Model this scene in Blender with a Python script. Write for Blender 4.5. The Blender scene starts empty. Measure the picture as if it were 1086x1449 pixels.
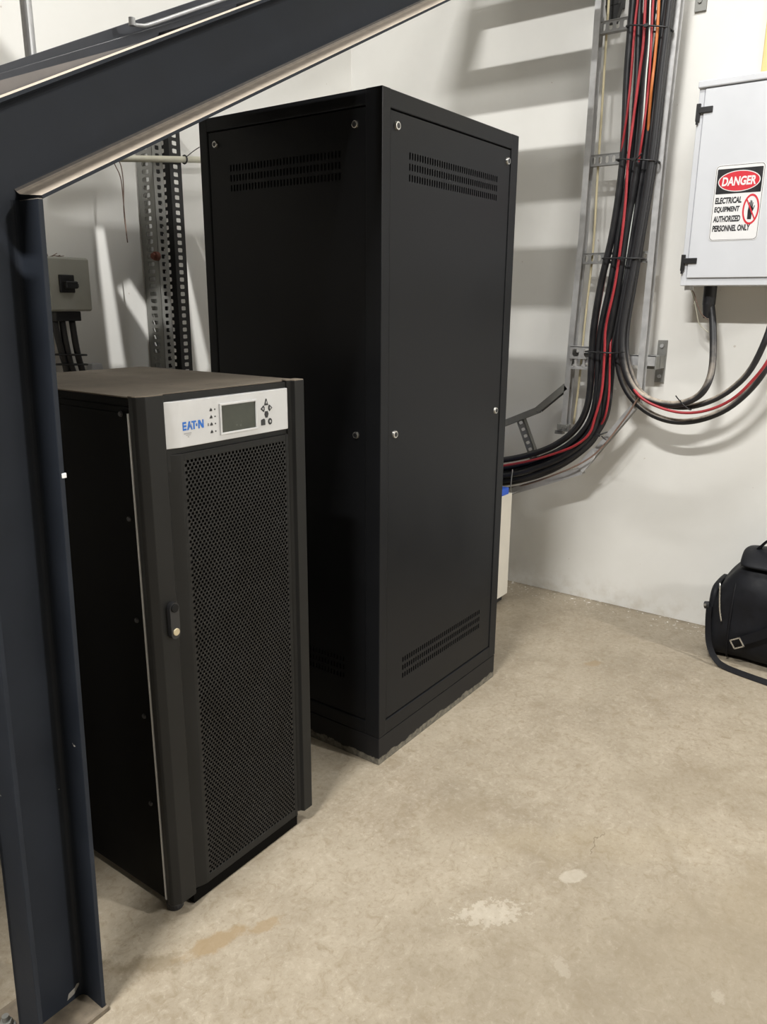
import bpy, bmesh, math, random
from mathutils import Vector, Matrix, noise

random.seed(7)
scene = bpy.context.scene
col = scene.collection
V = Vector

# ------------------------------------------------------------------ materials
def new_mat(name):
    m = bpy.data.materials.new(name)
    m.use_nodes = True
    nt = m.node_tree
    b = nt.nodes['Principled BSDF']
    return m, nt, b

def pos_node(nt):
    g = nt.nodes.new('ShaderNodeNewGeometry')
    return g.outputs['Position']

def noise_node(nt, vec, scale, detail=6.0, rough=0.6, dist=0.0):
    n = nt.nodes.new('ShaderNodeTexNoise')
    n.inputs['Scale'].default_value = scale
    n.inputs['Detail'].default_value = detail
    n.inputs['Roughness'].default_value = rough
    n.inputs['Distortion'].default_value = dist
    nt.links.new(vec, n.inputs['Vector'])
    return n.outputs['Fac']

def ramp(nt, fac, stops):
    r = nt.nodes.new('ShaderNodeValToRGB')
    e = r.color_ramp.elements
    while len(e) < len(stops):
        e.new(0.5)
    for el, (p, c) in zip(e, stops):
        el.position = p
        el.color = (c[0], c[1], c[2], 1) if not isinstance(c, (int, float)) else (c, c, c, 1)
    nt.links.new(fac, r.inputs['Fac'])
    return r.outputs['Color']

def mixc(nt, fac, a, b, mode='MIX'):
    m = nt.nodes.new('ShaderNodeMix')
    m.data_type = 'RGBA'
    m.blend_type = mode
    for sock, v in ((m.inputs['Factor'], fac), (m.inputs['A'], a), (m.inputs['B'], b)):
        if isinstance(v, (int, float)):
            sock.default_value = v
        elif isinstance(v, tuple):
            sock.default_value = (v[0], v[1], v[2], 1)
        else:
            nt.links.new(v, sock)
    return m.outputs['Result']

def math_node(nt, op, a, b=None, c=None):
    m = nt.nodes.new('ShaderNodeMath')
    m.operation = op
    for i, v in enumerate((a, b, c)):
        if v is None:
            continue
        if isinstance(v, (int, float)):
            m.inputs[i].default_value = v
        else:
            nt.links.new(v, m.inputs[i])
    return m.outputs[0]

def sep(nt, vec):
    s = nt.nodes.new('ShaderNodeSeparateXYZ')
    nt.links.new(vec, s.inputs[0])
    return s.outputs

def bump(nt, b, height, strength=0.2, dist=0.01):
    n = nt.nodes.new('ShaderNodeBump')
    n.inputs['Strength'].default_value = strength
    n.inputs['Distance'].default_value = dist
    nt.links.new(height, n.inputs['Height'])
    nt.links.new(n.outputs['Normal'], b.inputs['Normal'])

def simple(name, color, rough=0.5, metal=0.0, var=0.08, scale=20.0, bmp=0.0, spec=0.5, rvar=0.1):
    """base colour with a light procedural variation"""
    m, nt, b = new_mat(name)
    p = pos_node(nt)
    f = noise_node(nt, p, scale)
    lo = tuple(c * (1 - var) for c in color)
    hi = tuple(min(1, c * (1 + var)) for c in color)
    nt.links.new(ramp(nt, f, [(0.3, lo), (0.7, hi)]), b.inputs['Base Color'])
    nt.links.new(ramp(nt, f, [(0.3, max(0, rough - rvar)), (0.7, min(1, rough + rvar))]), b.inputs['Roughness'])
    b.inputs['Metallic'].default_value = metal
    b.inputs['Specular IOR Level'].default_value = spec
    if bmp:
        bump(nt, b, noise_node(nt, p, scale * 12), bmp, 0.002)
    return m

M = {}
M['coat'] = simple('black_powder_coat', (0.0095, 0.0100, 0.0112), 0.38, var=0.15, scale=3, bmp=0.03, spec=0.14, rvar=0.06)
M['coat_dark'] = simple('black_inner_metal', (0.004, 0.004, 0.004), 0.7, spec=0.2)
M['ups_black'] = simple('charcoal_plastic', (0.011, 0.011, 0.0105), 0.42, var=0.1, scale=6, bmp=0.03, spec=0.2, rvar=0.05)
M['ups_side'] = simple('black_sheet_metal', (0.0016, 0.0016, 0.0016), 0.55, var=0.1, scale=6, spec=0.05, rvar=0.05)
M['mesh'] = simple('perforated_black_steel', (0.011, 0.0105, 0.010), 0.45, var=0.2, scale=9, spec=0.3)
M['silver'] = simple('silver_plastic', (0.50, 0.50, 0.50), 0.42, metal=0.25, var=0.03, scale=30)
M['edge'] = simple('bare_edge_steel', (0.5, 0.5, 0.5), 0.4, metal=0.3)
M['lcd'] = simple('dull_green_lcd', (0.036, 0.040, 0.030), 0.25, var=0.12, scale=40, rvar=0.03)
M['black'] = simple('black_plastic', (0.012, 0.012, 0.013), 0.45)
M['blue'] = simple('blue_print', (0.008, 0.115, 0.44), 0.5, var=0.02)
M['greyprint'] = simple('grey_print', (0.3, 0.3, 0.3), 0.5, var=0.02)
M['chrome'] = simple('nickel_lock', (0.55, 0.54, 0.51), 0.28, metal=0.9)
M['steel'] = simple('galvanised_steel', (0.50, 0.50, 0.50), 0.42, metal=0.45, var=0.10, scale=30, rvar=0.08)
M['steel_dim'] = simple('dull_or_shaded_steel', (0.23, 0.23, 0.215), 0.5, metal=0.4, var=0.1, scale=30)
M['rung'] = simple('grey_galvanised_rung', (0.30, 0.30, 0.295), 0.45, metal=0.4, var=0.1, scale=30)
M['blacksteel'] = simple('black_slotted_steel', (0.012, 0.012, 0.012), 0.5)
M['cable'] = simple('black_cable_sheath', (0.012, 0.012, 0.014), 0.42, var=0.3, scale=14, spec=0.5)
M['dusty_cable'] = None
M['red'] = simple('red_cable_sheath', (0.30, 0.022, 0.028), 0.45, var=0.25, scale=12)
M['orange'] = simple('orange_cable_sheath', (0.5, 0.16, 0.045), 0.45, var=0.1)
M['greywire'] = simple('grey_wire_sheath', (0.55, 0.58, 0.55), 0.5)
M['creamwire'] = simple('cream_wire_sheath', (0.62, 0.55, 0.36), 0.5)
M['brownwire'] = simple('brown_wire_sheath', (0.2, 0.13, 0.1), 0.5)
M['white'] = simple('white_painted_steel', (0.57, 0.585, 0.615), 0.45, var=0.015, scale=8)
M['signwhite'] = simple('sign_white', (0.72, 0.72, 0.72), 0.4, var=0.01)
M['signred'] = simple('sign_red', (0.58, 0.025, 0.04), 0.4, var=0.03)
M['signblack'] = simple('sign_black', (0.012, 0.012, 0.014), 0.4)
M['beige'] = simple('beige_enclosure_paint', (0.60, 0.56, 0.48), 0.5, var=0.03)
M['bluetop'] = simple('blue_plastic', (0.03, 0.10, 0.5), 0.5)
M['yellow'] = simple('yellowed_plastic', (0.60, 0.50, 0.22), 0.5, var=0.06)
M['switchbox'] = simple('grey_switch_box_paint', (0.34, 0.34, 0.30), 0.5, var=0.05, scale=14)
M['conduit'] = simple('cream_plastic_conduit', (0.52, 0.50, 0.40), 0.5, var=0.08)
M['bag'] = simple('black_nylon', (0.0055, 0.006, 0.0085), 0.62, var=0.3, scale=25, bmp=0.15, spec=0.25)
M['bagstrap'] = simple('black_webbing', (0.005, 0.005, 0.0065), 0.65, bmp=0.2, scale=60, spec=0.2)
M['rust'] = simple('rusty_brown', (0.12, 0.035, 0.02), 0.7, var=0.3)

# dusty cable
m, nt, b = new_mat('dusty_black_cable')
g = nt.nodes.new('ShaderNodeNewGeometry')
p = g.outputs['Position']
nz = sep(nt, g.outputs['Normal'])[2]
f = noise_node(nt, p, 22)
k = math_node(nt, 'MULTIPLY', ramp(nt, nz, [(0.10, 0.0), (0.75, 1.0)]), ramp(nt, f, [(0.30, 0.15), (0.55, 1.0)]))
pz = sep(nt, p)[2]
k = math_node(nt, 'MULTIPLY', k, ramp(nt, math_node(nt, 'MULTIPLY', pz, 0.5), [(0.6, 1.0), (0.66, 0.0)]))
nt.links.new(mixc(nt, k, (0.012, 0.012, 0.014), (0.42, 0.36, 0.29)), b.inputs['Base Color'])
b.inputs['Roughness'].default_value = 0.5
M['dusty_cable'] = m

# blue-grey painted structural steel, dust lies on the upward faces
m, nt, b = new_mat('blue_grey_structural_paint')
g = nt.nodes.new('ShaderNodeNewGeometry')
p = g.outputs['Position']
nz = sep(nt, g.outputs['Normal'])[2]
f = noise_node(nt, p, 6, 8)
f2 = noise_node(nt, p, 60, 4)
base = ramp(nt, f, [(0.3, (0.0125, 0.0153, 0.0210)), (0.7, (0.0190, 0.0228, 0.0305))])
chips = ramp(nt, noise_node(nt, p, 38, 2, 0.5), [(0.765, 0.0), (0.775, 1.0)])
base = mixc(nt, chips, base, (0.35, 0.33, 0.30))
dust = ramp(nt, nz, [(0.30, 0.0), (0.86, 1.0)])
dust = math_node(nt, 'MULTIPLY', dust, ramp(nt, f2, [(0.2, 0.72), (0.6, 1.0)]))
nt.links.new(mixc(nt, dust, base, (0.42, 0.36, 0.295)), b.inputs['Base Color'])
nt.links.new(ramp(nt, f, [(0.3, 0.5), (0.7, 0.62)]), b.inputs['Roughness'])
b.inputs['Specular IOR Level'].default_value = 0.14
bump(nt, b, f2, 0.05, 0.003)
M['stair'] = m
M['scar'] = simple('bared_grey_scar', (0.24, 0.225, 0.20), 0.7, var=0.3, scale=90)
M['baseplate'] = simple('stained_base_plate', (0.13, 0.105, 0.075), 0.8, var=0.45, scale=30)
M['deck'] = simple('dusty_grey_deck_plate', (0.14, 0.13, 0.125), 0.7, var=0.2, scale=9)
M['stair_plain'] = simple('blue_grey_paint', (0.035, 0.038, 0.048), 0.45, var=0.18, scale=9)

# dust covered cabinet top
m, nt, b = new_mat('dust_covered_metal')
p = pos_node(nt)
f = noise_node(nt, p, 5, 8)
f2 = noise_node(nt, p, 45, 6)
c1 = ramp(nt, f, [(0.3, (0.115, 0.094, 0.070)), (0.7, (0.20, 0.168, 0.13))])
nt.links.new(mixc(nt, ramp(nt, f2, [(0.62, 0.0), (0.72, 0.7)]), c1, (0.06, 0.05, 0.042)), b.inputs['Base Color'])
b.inputs['Roughness'].default_value = 0.85
M['dust'] = m

# plinth with worn paint along its lower edge
m, nt, b = new_mat('black_plinth_worn_edge')
p = pos_node(nt)
z = sep(nt, p)[2]
f = noise_node(nt, p, 16, 6, 0.65)
h_ = math_node(nt, 'ADD', math_node(nt, 'MULTIPLY', z, -18.0), f)
worn = math_node(nt, 'MULTIPLY', ramp(nt, h_, [(0.06, 0.0), (0.12, 1.0)]), ramp(nt, noise_node(nt, p, 60, 4), [(0.3, 0.35), (0.6, 1.0)]))
spots = ramp(nt, noise_node(nt, p, 55, 3), [(0.73, 0.0), (0.75, 0.7)])
worn = math_node(nt, 'MAXIMUM', worn, math_node(nt, 'MULTIPLY', spots, ramp(nt, math_node(nt, 'MULTIPLY', z, 8.0), [(0.3, 1.0), (0.8, 0.0)])))
nt.links.new(mixc(nt, worn, (0.0125, 0.0125, 0.0132), (0.17, 0.155, 0.125)), b.inputs['Base Color'])
nt.links.new(ramp(nt, worn, [(0, 0.42), (1, 0.8)]), b.inputs['Roughness'])
b.inputs['Specular IOR Level'].default_value = 0.14
M['plinth'] = m

# concrete floor
m, nt, b = new_mat('tan_concrete_floor')
p = pos_node(nt)
n1 = noise_node(nt, p, 1.6, 10, 0.62, 0.4)
n2 = noise_node(nt, p, 9, 8, 0.7, 0.6)
n3 = noise_node(nt, p, 70, 6, 0.75)
n4 = noise_node(nt, p, 26, 6, 0.7, 1.2)
c = ramp(nt, n1, [(0.28, (0.185, 0.153, 0.109)), (0.5, (0.25, 0.211, 0.155)), (0.72, (0.31, 0.266, 0.201))])
c = mixc(nt, ramp(nt, n2, [(0.35, 0.0), (0.7, 0.45)]), c, (0.37, 0.325, 0.25))
c = mixc(nt, ramp(nt, n2, [(0.25, 0.5), (0.42, 0.0)]), c, (0.22, 0.175, 0.115))
c = mixc(nt, ramp(nt, n3, [(0.33, 0.5), (0.47, 0.0)]), c, (0.17, 0.135, 0.085))
c = mixc(nt, ramp(nt, n3, [(0.56, 0.0), (0.70, 0.28)]), c, (0.55, 0.5, 0.42))
def patch(cx, cy, rx, ry, rot, sc, lo, hi, edge=0.5):
    """a ragged-edged patch, for stains and painted light falloff, around (cx, cy)"""
    x, y, _ = sep(nt, p)
    dx = math_node(nt, 'SUBTRACT', x, cx)
    dy = math_node(nt, 'SUBTRACT', y, cy)
    ca, sa = math.cos(rot), math.sin(rot)
    u = math_node(nt, 'DIVIDE', math_node(nt, 'ADD', math_node(nt, 'MULTIPLY', dx, ca), math_node(nt, 'MULTIPLY', dy, sa)), rx)
    v = math_node(nt, 'DIVIDE', math_node(nt, 'SUBTRACT', math_node(nt, 'MULTIPLY', dy, ca), math_node(nt, 'MULTIPLY', dx, sa)), ry)
    d = math_node(nt, 'SQRT', math_node(nt, 'ADD', math_node(nt, 'MULTIPLY', u, u), math_node(nt, 'MULTIPLY', v, v)))
    nn = noise_node(nt, p, sc, 5, 0.65)
    s = math_node(nt, 'ADD', d, math_node(nt, 'MULTIPLY', math_node(nt, 'SUBTRACT', nn, 0.5), edge * 4))
    return ramp(nt, s, [(lo, 1.0), (hi, 0.0)])
c = mixc(nt, ramp(nt, n4, [(0.30, 0.75), (0.48, 0.0)]), c, (0.20, 0.16, 0.105))
c = mixc(nt, ramp(nt, n4, [(0.56, 0.0), (0.72, 0.35)]), c, (0.45, 0.40, 0.32))
PALE = (0.60, 0.56, 0.48)
c = mixc(nt, math_node(nt, 'MULTIPLY', patch(1.455, 0.725, 0.085, 0.042, -0.75, 60, 0.75, 1.15, 0.95), 0.27), c, PALE)
c = mixc(nt, math_node(nt, 'MULTIPLY', patch(1.70, 0.61, 0.045, 0.024, -0.55, 40, 0.8, 1.0, 0.25), 0.32), c, PALE)
c = mixc(nt, math_node(nt, 'MULTIPLY', patch(1.41, 0.515, 0.035, 0.016, 0.9, 70, 0.7, 1.0, 0.8), 0.2), c, PALE)
c = mixc(nt, math_node(nt, 'MULTIPLY', patch(1.54, 0.205, 0.02, 0.015, 0.2, 90, 0.7, 1.0, 0.7), 0.25), c, PALE)
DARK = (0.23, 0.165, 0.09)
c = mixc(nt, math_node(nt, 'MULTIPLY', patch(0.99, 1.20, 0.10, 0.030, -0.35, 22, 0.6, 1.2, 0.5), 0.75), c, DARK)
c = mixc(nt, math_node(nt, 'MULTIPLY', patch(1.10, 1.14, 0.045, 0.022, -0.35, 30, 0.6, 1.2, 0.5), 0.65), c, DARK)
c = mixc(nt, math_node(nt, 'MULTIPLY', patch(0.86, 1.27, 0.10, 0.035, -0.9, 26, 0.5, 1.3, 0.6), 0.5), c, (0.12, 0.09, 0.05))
c = mixc(nt, math_node(nt, 'MULTIPLY', patch(2.94, 1.04, 0.05, 0.026, -0.6, 30, 0.7, 1.1, 0.3), 0.5), c, DARK)
c = mixc(nt, math_node(nt, 'MULTIPLY', patch(1.95, 0.15, 0.6, 0.16, -0.4, 6, 0.4, 1.4, 0.4), 0.35), c, (0.25, 0.2, 0.13))
c = mixc(nt, math_node(nt, 'MULTIPLY', patch(1.85, 0.62, 0.4, 0.10, -0.9, 8, 0.4, 1.4, 0.5), 0.25), c, (0.26, 0.21, 0.13))
c = mixc(nt, math_node(nt, 'MULTIPLY', patch(1.50, 0.10, 1.0, 0.62, -0.9, 2.2, 0.3, 1.0, 0.30), 0.5), c, (0.17, 0.142, 0.10))  # broad dark patch paints in the light falloff toward the near right
c = mixc(nt, math_node(nt, 'MULTIPLY', patch(2.3, 0.45, 0.35, 0.18, -0.8, 5, 0.3, 1.5, 0.45), 0.35), c, (0.19, 0.155, 0.105))
c = mixc(nt, math_node(nt, 'MULTIPLY', patch(1.75, 1.0, 0.22, 0.08, -0.8, 9, 0.3, 1.4, 0.45), 0.3), c, (0.20, 0.16, 0.105))
# crumbs of paint and grime along the foot of the back wall
x_, y_, _z = sep(nt, p)
near_wall = ramp(nt, math_node(nt, 'DIVIDE', math_node(nt, 'SUBTRACT', 3.64, x_), 0.2), [(0.0, 1.0), (1.0, 0.0)])
crumbs = math_node(nt, 'MULTIPLY', near_wall, ramp(nt, noise_node(nt, p, 48, 2), [(0.64, 0.0), (0.66, 1.0)]))
c = mixc(nt, crumbs, c, (0.74, 0.72, 0.68))
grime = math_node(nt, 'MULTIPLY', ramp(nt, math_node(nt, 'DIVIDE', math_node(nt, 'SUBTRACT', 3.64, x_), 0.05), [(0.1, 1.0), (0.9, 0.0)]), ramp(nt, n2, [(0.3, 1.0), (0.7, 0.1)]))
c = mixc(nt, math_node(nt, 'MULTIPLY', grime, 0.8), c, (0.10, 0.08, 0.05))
# a hairline crack
wob = math_node(nt, 'MULTIPLY', math_node(nt, 'SUBTRACT', noise_node(nt, p, 14, 4), 0.5), 0.09)
cr = math_node(nt, 'ABSOLUTE', math_node(nt, 'SUBTRACT', math_node(nt, 'ADD', y_, wob), 0.604))
crk = math_node(nt, 'MULTIPLY', ramp(nt, math_node(nt, 'MULTIPLY', cr, 100), [(0.12, 1.0), (0.25, 0.0)]), ramp(nt, math_node(nt, 'ABSOLUTE', math_node(nt, 'SUBTRACT', x_, 1.865)), [(0.05, 1.0), (0.06, 0.0)]))
c = mixc(nt, math_node(nt, 'MULTIPLY', crk, 0.7), c, (0.12, 0.09, 0.06))
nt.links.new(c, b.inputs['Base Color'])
nt.links.new(ramp(nt, n2, [(0.3, 0.55), (0.7, 0.72)]), b.inputs['Roughness'])
b.inputs['Specular IOR Level'].default_value = 0.35
bump(nt, b, n3, 0.12, 0.004)
M['floor'] = m

# plastered wall
m, nt, b = new_mat('off_white_painted_wall')
p = pos_node(nt)
n1 = noise_node(nt, p, 1.3, 8, 0.6)
n2 = noise_node(nt, p, 14, 8, 0.65)
c = ramp(nt, n1, [(0.3, (0.665, 0.655, 0.62)), (0.7, (0.74, 0.735, 0.705))])
z = sep(nt, p)[2]
scuff = math_node(nt, 'MULTIPLY', ramp(nt, z, [(0.0, 1.0), (0.16, 0.0)]), ramp(nt, n2, [(0.45, 0.0), (0.7, 0.55)]))
c = mixc(nt, scuff, c, (0.46, 0.41, 0.33))
spk = ramp(nt, noise_node(nt, p, 34, 2, 0.5), [(0.775, 0.0), (0.785, 0.6)])
c = mixc(nt, spk, c, (0.45, 0.40, 0.34))
nt.links.new(c, b.inputs['Base Color'])
b.inputs['Roughness'].default_value = 0.6
bump(nt, b, n2, 0.08, 0.006)
M['wall'] = m
M['ceil'] = simple('grey_ceiling_paint', (0.30, 0.30, 0.29), 0.8)
M['darkwall'] = simple('dark_wall_cladding', (0.06, 0.06, 0.065), 0.8)
M['midwall'] = simple('grey_wall_cladding', (0.35, 0.35, 0.34), 0.8)

# ------------------------------------------------------------------ mesh helpers
class MB:
    def __init__(self):
        self.bm = bmesh.new()
    def _merge(self, t):
        me = bpy.data.meshes.new('tmp')
        t.to_mesh(me); t.free()
        self.bm.from_mesh(me)
        bpy.data.meshes.remove(me)
    def box(self, x0, x1, y0, y1, z0, z1, bev=0.0, seg=2):
        t = bmesh.new()
        bmesh.ops.create_cube(t, size=1.0)
        for v in t.verts:
            v.co = V((x0 + (v.co.x + .5) * (x1 - x0), y0 + (v.co.y + .5) * (y1 - y0), z0 + (v.co.z + .5) * (z1 - z0)))
        if bev:
            bmesh.ops.bevel(t, geom=t.edges[:], offset=bev, segments=seg, affect='EDGES', profile=0.5)
        self._merge(t)
        return self
    def prism(self, pts, d, bev=0.0):
        """polygon pts (3D, planar) swept by the vector d"""
        t = bmesh.new()
        d = V(d)
        a = [t.verts.new(V(q)) for q in pts]
        c = [t.verts.new(V(q) + d) for q in pts]
        t.faces.new(a); t.faces.new(c[::-1])
        n = len(pts)
        for i in range(n):
            j = (i + 1) % n
            t.faces.new((a[j], a[i], c[i], c[j]))
        bmesh.ops.recalc_face_normals(t, faces=t.faces[:])
        if bev:
            bmesh.ops.bevel(t, geom=t.edges[:], offset=bev, segments=2, affect='EDGES', profile=0.5)
        self._merge(t)
        return self
    def cyl(self, p0, p1, r, n=16, r1=None, bev=0.0):
        t = bmesh.new()
        p0, p1 = V(p0), V(p1)
        ax = (p1 - p0).normalized()
        s = ax.orthogonal().normalized(); u = ax.cross(s)
        r1 = r if r1 is None else r1
        A, B = [], []
        for i in range(n):
            a = 2 * math.pi * i / n
            o = s * math.cos(a) + u * math.sin(a)
            A.append(t.verts.new(p0 + o * r)); B.append(t.verts.new(p1 + o * r1))
        t.faces.new(A[::-1]); t.faces.new(B)
        for i in range(n):
            j = (i + 1) % n
            t.faces.new((A[i], A[j], B[j], B[i]))
        if bev:
            es = [e for e in t.edges if len(e.link_faces) == 2 and any(len(f.verts) > 4 for f in e.link_faces)]
            bmesh.ops.bevel(t, geom=es, offset=bev, segments=2, affect='EDGES', profile=0.5)
        self._merge(t)
        return self
    def tube(self, pts, r, n=10, sub=5, flat=None, smooth=True):
        """round tube along a smooth curve through pts; flat=(w, t, up) gives a strap"""
        pts = [V(q) for q in pts]
        path = []
        if smooth and len(pts) > 2:
            P = [pts[0] * 2 - pts[1]] + pts + [pts[-1] * 2 - pts[-2]]
            for i in range(1, len(P) - 2):
                for k in range(sub):
                    s = k / sub
                    a, b_, c_, d_ = P[i - 1], P[i], P[i + 1], P[i + 2]
                    path.append(0.5 * ((2 * b_) + (c_ - a) * s + (2 * a - 5 * b_ + 4 * c_ - d_) * s * s + (3 * b_ - a - 3 * c_ + d_) * s ** 3))
            path.append(pts[-1])
        else:
            path = pts
        t = bmesh.new()
        rings = []
        s = None
        for i, q in enumerate(path):
            tg = (path[min(i + 1, len(path) - 1)] - path[max(i - 1, 0)]).normalized()
            if flat:
                up = V(flat[2])
                s = (up - tg * up.dot(tg)).normalized()
            else:
                s = tg.orthogonal().normalized() if s is None else (s - tg * s.dot(tg)).normalized()
            u = tg.cross(s)
            ring = []
            if flat:
                w, th = flat[0] / 2, flat[1] / 2
                for a, c_ in ((w, th), (w * .96, th), (-w, th), (-w, -th), (w, -th)):
                    ring.append(t.verts.new(q + u * a + s * c_))
            else:
                for k in range(n):
                    a = 2 * math.pi * k / n
                    ring.append(t.verts.new(q + (s * math.cos(a) + u * math.sin(a)) * r))
            rings.append(ring)
        n = len(rings[0])
        for A, B in zip(rings, rings[1:]):
            for k in range(n):
                j = (k + 1) % n
                f = t.faces.new((A[k], A[j], B[j], B[k]))
                f.smooth = not flat
        t.faces.new(rings[0][::-1]); t.faces.new(rings[-1])
        bmesh.ops.recalc_face_normals(t, faces=t.faces[:])
        self._merge(t)
        return self
    def cells(self, o, u, v, nu, nv, pu, pv, hw, hh, depth, stagger=False, both=False, ch=0.3):
        """a plate of nu x nv cells, each with one chamfered hole; o = lower corner, the plate's face looks along u x v"""
        o, u, v = V(o), V(u), V(v)
        n = u.cross(v)
        bm = self.bm
        cw, chh = hw * ch, hh * ch
        def quadring(cx, cy, x0, x1, y0, y1, dz):
            rect = [(x1, y1), (x0, y1), (x0, y0), (x1, y0)]
            H = [(hw, hh - chh), (hw - cw, hh), (-hw + cw, hh), (-hw, hh - chh), (-hw, -hh + chh), (-hw + cw, -hh), (hw - cw, -hh), (hw, -hh + chh)]
            P = lambda a, b_: bm.verts.new(o + u * a + v * b_ + n * dz)
            R = [P(*q) for q in rect]
            Hh = [P(cx + a, cy + b_) for a, b_ in H]
            fs = [(R[0], Hh[1], Hh[0]), (R[1], Hh[3], Hh[2]), (R[2], Hh[5], Hh[4]), (R[3], Hh[7], Hh[6]),
                  (R[0], R[1], Hh[2], Hh[1]), (R[1], R[2], Hh[4], Hh[3]), (R[2], R[3], Hh[6], Hh[5]), (R[3], R[0], Hh[0], Hh[7])]
            for f in fs:
                bm.faces.new(f if dz == 0 else f[::-1])
            return Hh
        W = nu * pu
        for j in range(nv):
            sh = pu / 2 if (stagger and j % 2) else 0.0
            y0, y1 = j * pv, (j + 1) * pv
            cnt = nu - 1 if sh else nu
            if sh:
                for a, b_ in ((0, sh), (W - sh, W)):
                    q = [bm.verts.new(o + u * x + v * y) for x, y in ((a, y0), (b_, y0), (b_, y1), (a, y1))]
                    bm.faces.new(q)
            for i in range(cnt):
                x0 = sh + i * pu
                cx, cy = x0 + pu / 2, (y0 + y1) / 2
                A = quadring(cx, cy, x0, x0 + pu, y0, y1, 0.0)
                if both:
                    B = quadring(cx, cy, x0, x0 + pu, y0, y1, -depth)
                else:
                    B = [bm.verts.new(w.co - n * depth) for w in A]
                for k in range(8):
                    l = (k + 1) % 8
                    bm.faces.new((A[k], A[l], B[l], B[k]))
        return self
    def rect(self, o, u, v, x0, x1, y0, y1, dz=0.0):
        o, u, v = V(o), V(u), V(v)
        n = u.cross(v)
        self.bm.faces.new([self.bm.verts.new(o + u * x + v * y + n * dz) for x, y in ((x0, y0), (x1, y0), (x1, y1), (x0, y1))])
        return self
    def shape(self, o, u, v, pts, th):
        """flat outline pts in the frame (o, u, v) raised by th"""
        o, u, v = V(o), V(u), V(v)
        n = u.cross(v)
        return self.prism([o + u * a + v * b_ for a, b_ in pts], n * th)
    def build(self, name, mat, parent=None, smooth=None):
        me = bpy.data.meshes.new(name)
        bm = self.bm
        off = parent['_at'] if parent is not None else None
        if off is not None:
            bmesh.ops.translate(bm, verts=bm.verts[:], vec=-V(off))
        bm.to_mesh(me); bm.free()
        me.materials.append(mat)
        o = bpy.data.objects.new(name, me)
        col.objects.link(o)
        if parent is not None:
            o.parent = parent
            o['_at'] = parent['_at']
        return o

def fix(o):
    """move a top-level mesh's origin to the middle of its base"""
    xs = [v.co.x for v in o.data.vertices]; ys = [v.co.y for v in o.data.vertices]; zs = [v.co.z for v in o.data.vertices]
    c_ = V(((min(xs) + max(xs)) / 2, (min(ys) + max(ys)) / 2, min(zs)))
    o.data.transform(Matrix.Translation(-c_))
    o.location = c_
    o['_at'] = c_
    return o

def thing(name, loc, label, cat, group=None):
    o = bpy.data.objects.new(name, None)
    col.objects.link(o)
    o.location = loc
    o['_at'] = loc
    tag(o, label, cat, group)
    return o

def tag(o, label, cat, group=None, kind=None):
    o['label'] = label
    o['category'] = cat
    if group: o['group'] = group
    if kind: o['kind'] = kind
    return o

def struct(o):
    o['kind'] = 'structure'
    return o

def text_mesh(mb, body, o, u, v, width, height, th=0.0006, bold=0.0, shear=0.0, pad=0.0):
    """lettering as flat solid letters; left end of the baseline at o"""
    cu = bpy.data.curves.new('lettering', 'FONT')
    cu.body = body
    cu.size = 1.0
    cu.offset = bold
    cu.shear = shear
    cu.extrude = 0.02
    cu.resolution_u = 4
    ob = bpy.data.objects.new('lettering', cu)
    col.objects.link(ob)
    dg = bpy.context.evaluated_depsgraph_get()
    me = bpy.data.meshes.new_from_object(ob.evaluated_get(dg))
    bpy.data.objects.remove(ob); bpy.data.curves.remove(cu)
    xs = [w.co.x for w in me.vertices]; ys = [w.co.y for w in me.vertices]
    x0, x1, y0, y1 = min(xs), max(xs), min(ys), max(ys)
    sx, sy = width / (x1 - x0), height / (y1 - y0)
    o, u, v = V(o), V(u), V(v)
    n = u.cross(v)
    for w in me.vertices:
        w.co = o + u * ((w.co.x - x0) * sx) + v * ((w.co.y - y0) * sy) + n * ((w.co.z + 0.02) / 0.04 * th)
    mb.bm.from_mesh(me)
    bpy.data.meshes.remove(me)

EX, EY, EZ = (1, 0, 0), (0, 1, 0), (0, 0, 1)
NY = (0, -1, 0)
XW, YL = 3.637, 2.871      # back wall and left wall
HC = 6.0                   # ceiling height

# ------------------------------------------------------------------ setting
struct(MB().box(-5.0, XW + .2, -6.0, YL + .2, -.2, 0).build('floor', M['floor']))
struct(MB().box(XW, XW + .2, -6.0, YL + .2, 0, HC).build('wall_back', M['wall']))
struct(MB().box(-5.0, XW, YL, YL + .2, 0, HC).build('wall_left', M['wall']))
struct(MB().box(-5.2, -5.0, -6.0, YL + .2, 0, HC).build('wall_front', M['darkwall']))
struct(MB().box(-5.0, XW + .2, -6.2, -6.0, 0, HC).build('wall_right', M['midwall']))
struct(MB().box(-5.2, XW + .2, -6.2, YL + .2, HC, HC + .2).build('ceiling', M['ceil']))
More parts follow.
